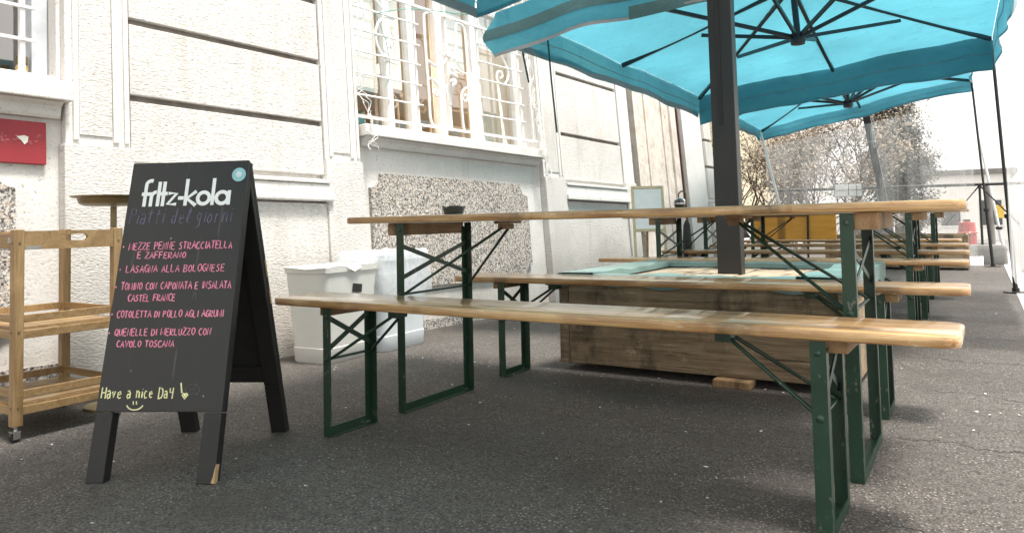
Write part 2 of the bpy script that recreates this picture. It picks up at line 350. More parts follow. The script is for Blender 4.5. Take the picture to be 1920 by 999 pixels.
# ------------------------------------------------------------------ building blocks
class MB:
    def __init__(s): s.bm = bmesh.new()
    def box(s, c, d, rot=None, bevel=0.0):
        """box with centre c, full size d"""
        g = bmesh.ops.create_cube(s.bm, size=1.0); vs = g['verts']
        mt = Matrix.Diagonal((d[0], d[1], d[2], 1))
        if rot is not None: mt = rot.to_4x4() @ mt
        mt = Matrix.Translation(c) @ mt
        bmesh.ops.transform(s.bm, matrix=mt, verts=vs)
        if bevel:
            es = list({e for v in vs for e in v.link_edges})
            bmesh.ops.bevel(s.bm, geom=es, offset=bevel, segments=2, profile=.6, affect='EDGES')
        return s
    def bb(s, lo, hi, bevel=0.0):
        lo, hi = Vector(lo), Vector(hi); return s.box((lo + hi) / 2, hi - lo, None, bevel)
    def bar(s, a, b, wd, th, up=(0, 0, 1), bevel=0.0):
        """rectangular bar from a to b: wd across 'side', th along 'up'"""
        a, b = Vector(a), Vector(b); d = (b - a); L = d.length; d.normalize(); up = Vector(up)
        side = d.cross(up)
        if side.length < 1e-5: side = d.cross(Vector((1, 0, 0)))
        side.normalize(); up = side.cross(d).normalized()
        rot = Matrix((d, side, up)).transposed()
        return s.box((a + b) / 2, (L, wd, th), rot, bevel)
    def tube(s, pts, r, seg=8, caps=True, flat=None):
        pts = [Vector(p) for p in pts]; n = len(pts); rs = r if isinstance(r, (list, tuple)) else [r] * n
        rings = []; nrm = None
        for i, p in enumerate(pts):
            t = (pts[min(i + 1, n - 1)] - pts[max(i - 1, 0)]).normalized()
            if nrm is None:
                nrm = t.orthogonal().normalized()
            else:
                nrm = (nrm - t * nrm.dot(t))
                nrm = nrm.normalized() if nrm.length > 1e-6 else t.orthogonal().normalized()
            bn = t.cross(nrm)
            rings.append([s.bm.verts.new(p + (nrm * math.cos(2 * math.pi * k / seg) + bn * math.sin(2 * math.pi * k / seg)) * rs[i]) for k in range(seg)])
        for a, b in zip(rings, rings[1:]):
            for k in range(seg): s.bm.faces.new((a[k], a[(k + 1) % seg], b[(k + 1) % seg], b[k]))
        if caps and seg > 2:
            s.bm.faces.new(rings[0][::-1]); s.bm.faces.new(rings[-1])
        return s
    def lathe(s, prof, c=(0, 0, 0), seg=24, mtx=None):
        rings = []
        for r, z in prof:
            ring = []
            for k in range(seg):
                a = 2 * math.pi * k / seg; p = Vector((r * math.cos(a), r * math.sin(a), z))
                if mtx is not None: p = mtx @ p
                ring.append(s.bm.verts.new(p + Vector(c)))
            rings.append(ring)
        for a, b in zip(rings, rings[1:]):
            for k in range(seg): s.bm.faces.new((a[k], a[(k + 1) % seg], b[(k + 1) % seg], b[k]))
        s.bm.faces.new(rings[0][::-1]); s.bm.faces.new(rings[-1]); return s
    def rings(s, loops, close=True):
        """skin a list of closed loops"""
        rs = [[s.bm.verts.new(p) for p in lp] for lp in loops]
        for a, b in zip(rs, rs[1:]):
            n = len(a)
            for k in range(n): s.bm.faces.new((a[k], a[(k + 1) % n], b[(k + 1) % n], b[k]))
        if close: s.bm.faces.new(rs[0][::-1]); s.bm.faces.new(rs[-1])
        return s
    def prism(s, poly, a0, a1, f):
        """extrude 2D outline between depths a0 and a1; f(u, v, a) -> point"""
        s.rings([[f(u, v, a0) for u, v in poly], [f(u, v, a1) for u, v in poly]]); return s
    def grid(s, pts):
        vs = [[s.bm.verts.new(p) for p in row] for row in pts]
        for a, b in zip(vs, vs[1:]):
            for k in range(len(a) - 1): s.bm.faces.new((a[k], a[k + 1], b[k + 1], b[k]))
        return s
    def build(s, name, mat, parent=None, smooth=False, mtx=None):
        bmesh.ops.recalc_face_normals(s.bm, faces=s.bm.faces[:])
        me = bpy.data.meshes.new(name); s.bm.to_mesh(me); s.bm.free()
        if mat: me.materials.append(MAT[mat] if isinstance(mat, str) else mat)
        if smooth:
            for p in me.polygons: p.use_smooth = True
            try: me.set_sharp_from_angle(angle=R(38))
            except Exception: pass
        o = bpy.data.objects.new(name, me); COL.objects.link(o)
        if parent: o.parent = parent
        if mtx is not None: o.matrix_world = mtx
        return o

def tag(o, label=None, cat=None, group=None, kind=None):
    if label: o['label'] = label
    if cat: o['category'] = cat
    if group: o['group'] = group
    if kind: o['kind'] = kind
    return o
def empty(name, loc=(0, 0, 0), rz=0.0, label=None, cat=None, group=None):
    o = bpy.data.objects.new(name, None); COL.objects.link(o); o.location = loc; o.rotation_euler = (0, 0, rz); o.empty_display_size = .1
    return tag(o, label, cat, group)
def copy_tree(o, parent=None):
    c = o.copy(); COL.objects.link(c)
    if parent: c.parent = parent
    for ch in o.children: copy_tree(ch, c)
    return c

# ------------------------------------------------------------------ ground
KX = .235
g = MB(); ny = 60
g.grid([[(-40, y, 0), (-3.9, y, 0), (-2, y, 0), (KX, y, 0)] for y in (-12, -2, 2, 6, 12, 21)])
tag(g.build('pavement', 'asphalt'), kind='structure')
k = MB()
y = -12
while y < 20.5:
    k.bb((KX + .002, y + .004, -.14), (KX + .15, y + .996, .006), .006); y += 1.0
tag(k.build('kerb', 'kerb'), kind='structure')
r_ = MB(); r_.grid([[(KX + .15, y, z), (60, y, z)] for y, z in ((-60, -.11), (21, -.11), (22, -.93))]); r_.grid([[(-300, y, z), (300, y, z)] for y, z in ((20.999, -.93), (120, -.93), (700, -.93))])
tag(r_.build('road', 'road'), kind='structure')

# ------------------------------------------------------------------ the old facade, built in its own frame (x along the wall, y out of it, z up)
FW = Matrix(((0.07118753, 0.99413792, -0.08137649, -3.335), (0.9973113, -0.0695169, 0.02318542, 3.7), (-0.01739247, 0.08280821, 0.99641372, 0), (0, 0, 0, 1)))
facade = bpy.data.objects.new('building', None); COL.objects.link(facade); facade.matrix_world = FW
tag(facade, 'old white stucco townhouse with grooved blocks and grilled windows along the pavement', 'building')
def fb(name, mat, parent=facade): return MB()
HT = 6.5
wl = MB()      # backing wall, with the two window openings and the doorway left open
def wbox(x0, x1, z0, z1, y0=-.35, y1=-.02): wl.bb((x0, y0, z0), (x1, y1, z1))
wbox(-6, -3.9, -.3, HT); wbox(-3.9, -2.003, -.3, 1.392); wbox(-3.9, -2.003, 3.6, HT); wbox(-2.003, -.19, -.3, HT)
wbox(-.19, 1.935, -.3, 1.40); wbox(-.19, 1.935, 3.6, HT); wbox(1.935, 3.70, -.3, HT); wbox(3.70, 5.26, 3.4, HT); wbox(5.26, 6.12, -.3, HT)
wl.build('wall', 'plaster', facade)
ret = MB(); ret.bb((5.9, -9, -.3), (6.118, -.353, HT)); ret.bb((-6, -9, HT + .003), (6.12, -.02, HT + .15)); ret.build('side_wall', 'plaster', facade)

def course_block(x0, x1, grooves, mould, proud=.018):
    """rusticated block: courses of combed stucco parted by dark open joints, a double moulding and a rough base"""
    zs = [mould[0] + .035] + list(grooves) + [HT]
    c = MB()
    for a, b in zip(zs, zs[1:]):
        c = MB(); c.bb((x0 + .004, -.018, a + .017), (x1 - .004, proud, b - .017), .004)
        c.build('stucco_course', 'stucco', facade)
    b = MB(); b.bb((x0 + .003, -.018, -.3), (x1 - .003, proud + .012, mould[1] - .025), .004); b.build('stucco_base', 'stucco', facade)
    md = MB(); z0, z1 = mould[1], mould[0]
    md.bb((x0 - .02, -.018, z0 - .012), (x1 + .03, proud + .055, z0 + .036), .008); md.bb((x0 - .01, -.018, z0 + .040), (x1 + .02, proud + .034, z1 - .012), .006)
    md.bb((x0, -.018, z1 - .008), (x1 + .01, proud + .045, z1 + .016), .006); md.build('moulding', 'plaster', facade)
    for gz in grooves: gr = MB(); gr.bb((x0 + .006, -.019, gz - .016), (x1 - .006, -.008, gz + .016)); gr.build('groove', 'groove', facade)
course_block(-1.685, -.49, (1.372, 1.768, 2.165, 2.56, 2.96, 3.35), (.998, .893))
course_block(2.285, 3.46, (1.598, 2.18, 2.72, 3.25), (1.115, .985))
course_block(5.86, 6.11, (1.52, 1.88, 2.3, 2.7), (1.05, .95))

def pilaster(x0, x1, zb, wide=.0, panel=True):
    p = MB()
    p.bb((x0, -.018, zb + .003), (x1, .030, HT - .1), .005)
    if panel:
        p.bb((x0 + .03, .0303, zb + .02), (x0 + .055, .043, HT - .12), .004); p.bb((x1 - .085, .0303, zb + .02), (x1 - .055, .043, HT - .12), .004)
        p.bb((x1 - .03, .0303, zb + .02), (x1 - .008, .040, HT - .12), .004)
    pl = p.build('pilaster', 'plaster', facade)
    if panel:
        f = MB(); f.bb((x0 + .058, .0302, zb + .05), (x1 - .088, .037, HT - .15)); f.build('stucco_field', 'stucco', pl)
    b = MB(); b.bb((x0 - wide, -.018, -.3), (x1 + wide, .048, zb), .006); b.build('pilaster_base', 'stucco', pl)
pilaster(-1.985, -1.69, 1.108, .012)
pilaster(-.487, -.20, 1.145, .006)
pilaster(1.945, 2.275, 1.172, .004)
pilaster(3.468, 3.695, 1.19, .004, False)

# terrazzo panels with scooped corners
def terr(x0, x1, z0, z1, c=.10):
    poly = []
    for cx, cz, a0 in ((x0, z0, 0), (x0, z1, -90), (x1, z1, 180), (x1, z0, 90)):
        for i in range(7):
            a = R(a0 + i * 15)
            poly.append((cx + c * math.cos(a), cz + c * math.sin(a)))
    q = MB(); q.prism(poly, -.0195, .004, lambda u, v, a: Vector((u, a, v))); return q.build('terrazzo_panel', 'terrazzo', facade)
terr(-.10, 1.70, .305, 1.09); terr(-3.7, -2.18, .20, .985, .085)
for x0, x1, z1 in ((-.19, 1.93, .075), (-3.9, -2.0, .12)):
    q = MB(); q.bb((x0, -.0195, -.3), (x1, .02, z1)); q.build('plinth', 'terrazzo', facade)

def sill(x0, x1, z0, z1, zm):
    s_ = MB(); s_.bb((x0, -.3, z0), (x1, .085, z1), .006); o = s_.build('window_sill', 'plaster', facade)
    s2 = MB(); prof = [(-.019, zm), (.012, zm), (.02, zm + .012), (.032, z0 - .022), (.06, z0 - .003), (-.019, z0 - .003)]
    s2.prism(prof, x0 + .02, x1 - .03, lambda u, v, a: Vector((a, u, v))); s2.build('moulding', 'plaster', o)
sill(-.187, 1.935, 1.325, 1.402, 1.265); sill(-3.9, -1.972, 1.298, 1.388, 1.225)

# windows: frame, panes, iron grille
def window(frames, panes, matf):
    f = MB()
    for lo, hi in frames: f.bb(lo, hi, .006)
    fo = f.build('window', matf, facade)
    for x0, x1, z0, z1 in panes:
        p = MB(); p.bb((x0, -.215, z0), (x1, -.209, z1)); p.build('pane', 'glass', fo)
    return fo
yF0, yF1 = -.235, -.165
verts = [-.188, -.11, .255, .325, .55, .60, .83, .93, 1.30, 1.36, 1.85, 1.932]
fr_ = [((a, yF0, 1.404), (b, yF1, 3.6)) for a, b in ((-.188, -.12), (.265, .335), (.52, .60), (.84, .92), (1.285, 1.355), (1.86, 1.932))]
for a, b in ((-.118, .263), (.337, .518), (.602, .838), (.922, 1.283), (1.357, 1.858)):
    fr_ += [((a, yF0 + .004, 1.404), (b, yF1 - .004, 1.455)), ((a, yF0 + .004, 2.62), (b, yF1 - .004, 2.68))]
window(fr_, [(-.119, .264, 1.456, 3.6), (.336, .519, 1.456, 3.6), (.601, .839, 1.456, 3.6), (.921, 1.284, 1.456, 3.6), (1.356, 1.859, 1.456, 3.6)], 'frame_white')
fl = [((-2.075, yF0, 1.392), (-2.006, -.10, 3.6)), ((-2.98, yF0, 1.392), (-2.90, yF1, 3.6)), ((-3.898, yF0, 1.392), (-3.82, yF1, 3.6))]
for a, b in ((-3.818, -2.982), (-2.898, -2.077)): fl += [((a, yF0 + .004, 1.392), (b, yF1 - .004, 1.44))]
window(fl, [(-3.819, -2.981, 1.441, 3.6), (-2.899, -2.076, 1.441, 3.6)], 'frame_grey')

def gp(pts, y=.02): return [Vector((x, y, z)) for x, z in pts]
def smooth_path(pts, n=5):
    out = []
    for i in range(len(pts) - 1):
        p0, p1, p2, p3 = pts[max(i - 1, 0)], pts[i], pts[i + 1], pts[min(i + 2, len(pts) - 1)]
        for k_ in range(n):
            t = k_ / n
            out.append(tuple(.5 * ((2 * p1[j]) + (-p0[j] + p2[j]) * t + (2 * p0[j] - 5 * p1[j] + 4 * p2[j] - p3[j]) * t * t + (-p0[j] + 3 * p1[j] - 3 * p2[j] + p3[j]) * t ** 3) for j in range(len(p1))))
    out.append(tuple(pts[-1])); return out
gr = MB()
for z in (1.61, 1.758, 1.91, 2.06, 2.22, 2.52, 2.67):
    gr.tube(gp([(-.205, z), (.44, z + .006)], .025), .0068, 6)
for z in (1.632, 1.778, 1.93, 2.08, 2.23, 2.52, 2.67):
    gr.tube(gp([(1.13, z), (1.735, z + .008)], .025), .0068, 6)
gr.bar(gp([(-.21, 1.462)])[0], gp([(1.90, 1.482)])[0], .018, .016); gr.bar(gp([(-.20, 2.365)])[0], gp([(1.90, 2.375)])[0], .02, .018)
for x0, z0, x1, z1 in ((-.195, 1.45, -.192, 3.4), (.106, 1.45, .111, 1.89), (.40, 1.42, .43, 3.4), (1.135, 1.42, 1.165, 3.4), (1.424, 1.45, 1.40, 1.93), (1.707, 1.43, 1.69, 3.4), (1.86, 1.45, 1.85, 3.4)):
    gr.bar(gp([(x0, z0)], .008)[0], gp([(x1, z1)], .008)[0], .016, .016)
gr.bar(gp([(.757, 1.47)], .0)[0], gp([(.762, 3.4)], .0)[0], .034, .02)
for x in (.106, .40, 1.135, 1.424, 1.707):
    gr.lathe([(.028, 0), (.028, .012), (.016, .02), (.016, .045), (.012, .06)], (x, .012, 1.402), 10)
scrolls = {
 'a': [(.538, 1.839), (.599, 1.819), (.638, 1.775), (.646, 1.707), (.643, 1.539), (.631, 1.493), (.566, 1.476), (.522, 1.524), (.52, 1.65), (.518, 1.845), (.515, 2.041), (.518, 2.29), (.529, 2.333), (.573, 2.355), (.622, 2.343), (.643, 2.269), (.645, 2.137), (.66, 2.07), (.702, 2.048), (.747, 2.077), (.745, 2.112), (.715, 2.125), (.697, 2.105), (.715, 2.092)],
 'b': [(.638, 1.775), (.632, 1.729), (.596, 1.712), (.572, 1.731), (.585, 1.756), (.605, 1.745)],
 'c': [(.53, 1.975), (.60, 1.945), (.70, 1.975), (.76, 2.045)],
 'd': [(1.001, 1.841), (.943, 1.819), (.899, 1.767), (.89, 1.689), (.898, 1.498), (.948, 1.475), (1.006, 1.497), (1.015, 1.576), (1.007, 1.77), (1.003, 1.966), (.998, 2.229), (.984, 2.325), (.932, 2.347), (.885, 2.325), (.871, 2.138), (.872, 2.07), (.85, 2.045), (.81, 2.055), (.795, 2.095), (.81, 2.12), (.835, 2.105)],
 'e': [(.899, 1.767), (.905, 1.728), (.943, 1.718), (.968, 1.748), (.95, 1.772), (.93, 1.757)],
 'f': [(.762, 2.045), (.817, 1.985), (.909, 1.946), (.995, 1.95)],
 'g': [(.20, 2.215), (.111, 2.209), (.046, 2.152), (.014, 2.08), (.017, 2.007), (.054, 1.941), (.111, 1.897), (.20, 1.885)],
 'h': [(.13, 2.20), (.118, 2.056), (.087, 1.995), (.103, 1.951), (.147, 1.955), (.162, 1.99), (.139, 2.012), (.125, 1.99)],
 'i': [(1.40, 2.23), (1.468, 2.173), (1.526, 2.099), (1.538, 2.016), (1.484, 1.944), (1.419, 1.935), (1.376, 1.975), (1.395, 2.035), (1.438, 2.04), (1.455, 2.007), (1.426, 1.986)],
 'j': [(1.157, 2.467), (1.188, 2.379), (1.286, 2.304), (1.39, 2.24)],
 'k': [(.10, 2.26), (.03, 2.32), (.02, 2.42), (.10, 2.47), (.18, 2.44), (.19, 2.36), (.13, 2.34)], 'l': [(-.16, 2.25), (-.08, 2.35), (.0, 2.48), (.02, 2.6)],
}
for s_ in scrolls.values(): gr.tube(gp(smooth_path(s_), .018), .0095, 6)
gro = gr.build('window_grille', 'iron_white', facade, True)
fl_ = MB()
for i in range(9):      # cast leaf rosette in the middle of the grille
    a = i * .7; cx, cz = .765 + .028 * math.cos(a) * (1 - i / 14), 1.90 + .075 * math.sin(a * 1.1) - .01
    fl_.lathe([(.001, -.012), (.026, -.006), (.034, 0), (.022, .008), (.002, .014)], (cx, .042 + .004 * i, cz), 8, Matrix.Rotation(R(90), 3, 'X') @ Matrix.Rotation(a, 3, 'Z') @ Matrix.Diagonal((1, .55, 1)))
fl_.tube(gp([(.766, 1.82), (.762, 1.74), (.758, 1.66)], .012), [.03, .02, .012], 8)
fl_.build('rosette', 'iron_white', gro, True)
fl_ = MB(); fl_.bb((.742, .01, 2.04), (.79, .035, 2.105), .004); fl_.build('clasp', 'iron_white', gro)
g2 = MB()
for z in (1.57, 1.722, 1.875, 2.03, 2.18): g2.bar((-3.85, .026, z - .006), (-2.105, .026, z), .013, .013)
g2.bar((-3.88, .012, 1.41), (-2.01, .012, 1.412), .016, .018)
for x in (-2.157, -2.45, -2.75, -3.05, -3.35, -3.65):
    g2.bar((x, .012, 1.39), (x, .012, 3.4), .026, .02); g2.lathe([(.03, 0), (.03, .014), (.02, .022), (.018, .04)], (x, .012, 1.389), 10)
g2.build('window_grille', 'iron_white', facade, True)

# the room behind each window
def room(x0, x1, z0, z1, d, mat):
    b = MB()
    b.bb((x0, -d - .05, z0), (x1, -d, z1)); b.bb((x0 - .05, -d, z0), (x0, -.36, z1)); b.bb((x1, -d, z0), (x1 + .05, -.36, z1))
    b.bb((x0, -d, z0 - .05), (x1, -.36, z0)); b.bb((x0, -d, z1), (x1, -.36, z1 + .05)); return b.build('room', mat, facade)
room(-.6, 2.6, .3, 3.7, 3.4, 'interior'); room(-4.2, -1.7, .3, 3.7, 2.6, 'interior')
it = MB(); it.bb((-.5, -3.3, .5), (.9, -2.8, 1.75)); it.bb((.95, -3.1, .5), (1.2, -2.4, 2.3)); it.bb((-.5, -2.2, 1.2), (2.4, -1.5, 1.55)); it.bb((-3.9, -2.4, 1.5), (-2.3, -2.0, 2.0)); it.bb((-2.32, -1.2, .5), (-2.25, -1.1, 3.3)); it.build('room_furniture', 'interior_dark', facade)
for lo, hi, mt in (((1.38, -.262, 1.42), (1.88, -.252, 2.32), 'curtain'), ((-.11, -.262, 1.74), (.262, -.252, 3.5), 'white_sheet'), ((.34, -.262, 1.80), (.515, -.252, 3.5), 'white_sheet'), ((.95, -.262, 2.05), (1.28, -.252, 3.5), 'white_sheet'), ((1.38, -.262, 2.33), (1.86, -.252, 3.5), 'white_sheet')):
    bl = MB(); bl.bb(lo, hi); bl.build('blind_and_glare_sheet', mt, facade)  # white sheets added as painted sky reflection; the beige one is a blind
# doorway
d = MB(); d.bb((3.99, -.12, -.3), (5.13, -.075, 3.4), .004)
d.bb((3.99, -.074, -.3), (4.14, -.045, 3.4), .004); d.bb((4.98, -.074, -.3), (5.13, -.045, 3.4), .004); d.bb((4.30, -.074, -.3), (4.36, -.058, 3.4)); d.bb((4.76, -.074, -.3), (4.82, -.058, 3.4))
do = d.build('door', 'door', facade)
h_ = MB(); h_.lathe([(.004, 0), (.034, .008), (.042, .03), (.03, .05), (.004, .058)], (5.05, -.04, 1.03), 14, Matrix.Rotation(R(-90), 3, 'X')); h_.build('door_knob', 'chrome', do, True)
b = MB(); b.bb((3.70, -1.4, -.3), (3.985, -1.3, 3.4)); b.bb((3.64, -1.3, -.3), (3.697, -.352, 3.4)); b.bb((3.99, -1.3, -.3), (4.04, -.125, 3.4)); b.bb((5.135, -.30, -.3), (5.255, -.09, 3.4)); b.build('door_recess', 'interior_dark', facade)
b = MB(); b.bb((3.72, -.70, -.3), (3.98, -.6, 1.5)); b.build('door_panel', 'brown', facade)
b = MB()
for z in (1.62, 1.9, 2.28): b.tube([(3.70, -.28, z), (3.985, -.28, z + .01)], .012, 8)
b.build('door_bar', 'black_metal', facade)
b = MB()
for i, x in enumerate((5.137, 5.167, 5.20, 5.232)): b.bb((x, -.088, -.3), (x + .018, -.05 - .012 * (i % 2), 3.4), .003)
b.build('door_jamb', 'brown', facade)

# lamp inside the middle window (it is lit in the photograph)
lm = empty('lamp', FW @ Vector((.80, -.75, 2.13)), 0, 'small round lamp glowing warm inside the central grilled window', 'lamp')
q = MB(); q.lathe([(.004, -.05), (.035, -.035), (.05, 0), (.035, .035), (.012, .05)], (0, 0, 0), 16); q.build('bulb', 'bulb', lm, True)
q = MB(); q.tube([(0, 0, .05), (0, 0, 1.5)], .006, 6); q.build('lamp_cord', 'black_metal', lm)
pl = bpy.data.lights.new('lamp_light', 'POINT'); po = bpy.data.objects.new('lamp_light', pl); COL.objects.link(po); po.parent = lm; po.location = (0, 0, -.09); pl.energy = 32; pl.color = (1, .74, .45); pl.shadow_soft_size = .05

# things standing in the windows
def at_wall(x, y, z): return FW @ Vector((x, y, z))
def jar(name, loc, label):
    t = empty(name, loc, 0, label, 'jar')
    a = MB(); a.lathe([(.022, 0), (.026, .008), (.026, .085), (.019, .10)], (0, 0, 0), 16); a.build('glass_body', 'bottle', t, True)
    a = MB(); a.lathe([(.020, .101), (.024, .103), (.024, .135), (.012, .14)], (0, 0, 0), 16); a.build('lid', 'brass', t, True)
jar('glass_jar', at_wall(-2.11, -.12, 1.392), 'amber glass jar with a brass lid on the left window sill')
def lump(name, loc, size, mat, label, cat, seed):
    rr = random.Random(seed); b = bmesh.new(); bmesh.ops.create_icosphere(b, subdivisions=3, radius=1)
    from mathutils import noise as mn
    for v in b.verts:
        n_ = v.co.normalized(); k_ = 1 + .28 * mn.noise(n_ * 2.3 + Vector((seed, 0, 0)))
        v.co = Vector((n_.x * size[0] * k_, n_.y * size[1] * k_, max(-.0, n_.z * .5 + .5) * size[2] * k_))
    q = MB(); q.bm.free(); q.bm = b; o = q.build(name, mat, None, True); o.location = loc
    return tag(o, label, cat)
lump('bag', at_wall(.12, -.42, 1.38), (.09, .12, .24), 'bag_green', 'dark green bag behind the left pane of the central window', 'bag', 3)
lump('cloth_bundle', at_wall(.44, -.42, 1.38), (.10, .10, .19), 'purple', 'plum cloth bundle behind the second pane of the central window', 'cloth', 5)
# make the inner ledge those stand on
b = MB(); b.bb((-.18, -.62, 1.335), (1.92, -.302, 1.385)); b.build('inner_ledge', 'frame_white', facade)

# red plaque under the left window
rp = empty('plaque', at_wall(-2.36, -.008, 1.106), 0, 'flat red plaque with a faded print under the left window', 'sign')
rp.matrix_world = FW @ Matrix.Translation((-2.36, -.008, 1.106))
q = MB(); q.bb((-.305, -.008, -.097), (.305, .010, .097), .003); q.build('plate', 'red', rp)
q = MB()
for i in range(26):
    x = rnd.uniform(.11, .27); z = rnd.uniform(-.02, .03); q.bb((x, .0103, z), (x + rnd.uniform(.004, .014), .0112 + i * 2e-5, z + rnd.uniform(.003, .012)))
q.build('faded_print', 'red_faded', rp)
q = MB(); q.prism([(.185, .022), (.215, .03), (.232, .024), (.228, .0), (.216, -.012), (.205, .004)], .0105, .0125, lambda u, v, a: Vector((u, a, v))); q.build('paper_scrap', 'paper', rp)

# string lights and cord on the grille
def tangle(name, path, spread, n, label, seed, r=.0022):
    rr = random.Random(seed); q = MB()
    for j in range(n):
        pts = []; ph = rr.random() * 6
        for i in range(len(path) * 6):
            t = i / (len(path) * 6 - 1) * (len(path) - 1); a = min(int(t), len(path) - 2); f = t - a
            p = Vector(path[a]).lerp(Vector(path[a + 1]), f)
            p += Vector((rr.uniform(-1, 1) * spread + spread * .7 * math.sin(t * 5 + ph), abs(rr.uniform(0, 1)) * .03, rr.uniform(-1, 1) * spread * .6))
            pts.append(FW @ p)
        q.tube(smooth_path(pts, 3), r, 5)
    return tag(q.build(name, 'wire', None, True), label, 'string lights')
tangle('string_lights', [(1.80, .06, 2.5), (1.78, .06, 2.2), (1.80, .07, 1.8), (1.86, .10, 1.42), (1.90, .10, 1.12)], .035, 6, 'tangled white light wires hanging right of the central window grille', 3)
tangle('string_lights', [(-.05, .05, 2.55), (-.12, .05, 2.3), (-.19, .05, 1.9), (-.19, .05, 1.6), (-.15, .09, 1.42), (-.15, .10, 1.22)], .034, 3, 'white light wires wound round the left edge of the central grille', 8)
q = MB(); q.tube(smooth_path([FW @ Vector(p) for p in ((.0, .04, 2.20), (.2, .2, 2.24), (.6, .5, 2.22))] + [Vector((-2.32, 3.02, 2.06))], 6), .0032, 6)
q.tube(smooth_path([FW @ Vector(p) for p in ((.0, .04, 2.20), (.09, .035, 2.03), (.12, .03, 1.83), (.07, .03, 1.70))], 5), .0022, 5)
tag(q.build('cord', 'cord', None, True), 'thin green cord tied from the central grille to the nearest canopy', 'cord')

# ------------------------------------------------------------------ beer tables and benches
def rrect(hx, hy, r, n=5):
    out = []
    for sx, sy, a0 in ((1, 1, 0), (-1, 1, 90), (-1, -1, 180), (1, -1, 270)):
        for i in range(n + 1):
            a = R(a0 + 90 * i / n); out.append((sx * (hx - r) + r * math.cos(a), sy * (hy - r) + r * math.sin(a)))
    return out
def slab(hx, hy, z0, z1, r, e=.008):
    q = MB(); L = []
    for ins, z in ((e, z0), (e * .3, z0 + e * .3), (0, z0 + e), (0, z1 - e), (e * .3, z1 - e * .3), (e, z1)):
        L.append([Vector((x, y, z)) for x, y in rrect(hx - ins, hy - ins, r)])
    return q.rings(L)
def beer_furniture(kind):
    tb = kind == 'table'
    H, hy, wb, lb, th = (.77, .25, .231, .8127, .027) if tb else (.475, .125, .114, .8146, .027)
    root = empty('beer_table' if tb else 'beer_bench')
    slab(1.1, hy, H - th, H, .032, .0055).build('table_top' if tb else 'seat', 'pine', root, True)
    zt = H - th
    for s in (-1, 1):
        x = s * lb
        f = MB(); fl_w, t = .036, .0035
        xo = x + s * fl_w / 2
        for sy in (-1, 1):            # angle iron uprights: one flange faces along y, the other closes the outer side
            f.bb((x - fl_w / 2, sy * wb - t / 2, .002), (x + fl_w / 2, sy * wb + t / 2, zt - .003))
            y0, y1 = sorted((sy * wb - sy * t / 2, sy * (wb - .026)))
            f.bb((min(xo, xo - s * t), y0, .006), (max(xo, xo - s * t), y1, zt - .02))
        f.bb((x - fl_w / 2, -wb + t / 2, .0), (x + fl_w / 2, wb - t / 2, t))
        f.bb((min(xo, xo - s * t), -wb + .0262, t), (max(xo, xo - s * t), wb - .0262, .028))
        fo = f.build('leg_frame', 'green', root)
        bz = zt * (.62 if tb else .60)
        for sy in (-1, 1):
            for z_, r_b in ((bz, .008), (zt - .03, .006)):
                bt = MB(); bt.lathe([(r_b * 1.25, 0), (r_b * 1.2, .003), (r_b * .5, .006)], (x, sy * (wb + t / 2), z_), 10, Matrix.Rotation(R(90 if sy < 0 else -90), 3, 'X')); bt.build('bolt', 'green', fo, True)
        c = MB()                       # flat X brace between the uprights
        zl, zh = (zt * .70, zt * .88) if tb else (zt * .66, zt * .93)
        xb = xo - s * .010
        c.bar((xb, -wb + .004, zl), (xb, wb - .004, zh), .003, .018, (0, 0, 1)); c.bar((xb - s * .004, -wb + .004, zh), (xb - s * .004, wb - .004, zl), .003, .018, (0, 0, 1))
        c.build('cross_brace', 'green', fo)
        bw = MB(); bwid = .062 if tb else .045; bh = .05 if tb else .032
        bw.bb((xo - .002 if s > 0 else xo - bwid + .002, -hy + .035, zt - bh), (xo + bwid - .002 if s > 0 else xo + .002, hy - .03, zt - .001), .004)
        bw.build('batten', 'batten', root)
        st = MB(); xi = x - s * (.36 if tb else .24)
        st.tube([(x, -wb, bz), (x, wb, bz)], .0048, 8)
        for sy in (-1, 1): st.tube([(x - s * .004, sy * (wb - .014), bz), (xi, sy * .018, zt - .02)], .0055, 8)
        st.build('folding_strut', 'green', root, True)
        br = MB(); br.bb((xi - .035, -.045, zt - .012), (xi + .035, .045, zt - .001)); br.bb((xi - .03, -.028, zt - .034), (xi + .012, .028, zt - .0125), .003)
        br.build('strut_bracket', 'batten' if tb else 'green', root)
    return root
tp = beer_furniture('table'); bp_ = beer_furniture('bench')
GB, GT = 'beer benches in rows beside the tables', 'beer tables in a row along the pavement'
BEN = [(-1.1445, 1.949, -.88, 'varnished pine bench with green legs, nearest the camera in front of the first table'),
 (-1.1414, 3.077, .42, 'varnished pine bench pressed against the front of the big wooden planter box'),
 (-1.165, 4.77, .3, 'pine bench just behind the big wooden planter box'),
 (-1.175, 5.995, .2, 'pine bench between the second and third beer tables'),
 (-1.20, 7.356, .2, 'pine bench between the third and fourth beer tables'),
 (-1.275, 8.60, .0, 'farthest pine bench, beyond the last beer table')]
TAB = [(-1.1319, 2.4587, .46, 'long pine beer table with green legs and an ashtray, nearest the camera'),
 (-1.195, 5.38, .3, 'second pine beer table, first one behind the planter box'),
 (-1.26, 6.68, .2, 'third pine beer table, behind the second along the wall'),
 (-1.19, 8.0, .2, 'farthest pine beer table in the row')]
for proto, rows, grp, cat in ((bp_, BEN, GB, 'bench'), (tp, TAB, GT, 'table')):
    for i, (x, y, a, lab) in enumerate(rows):
        o = proto if i == 0 else copy_tree(proto)
        o.location = (x, y, 0); o.rotation_euler = (0, 0, R(a)); tag(o, lab, cat, grp)

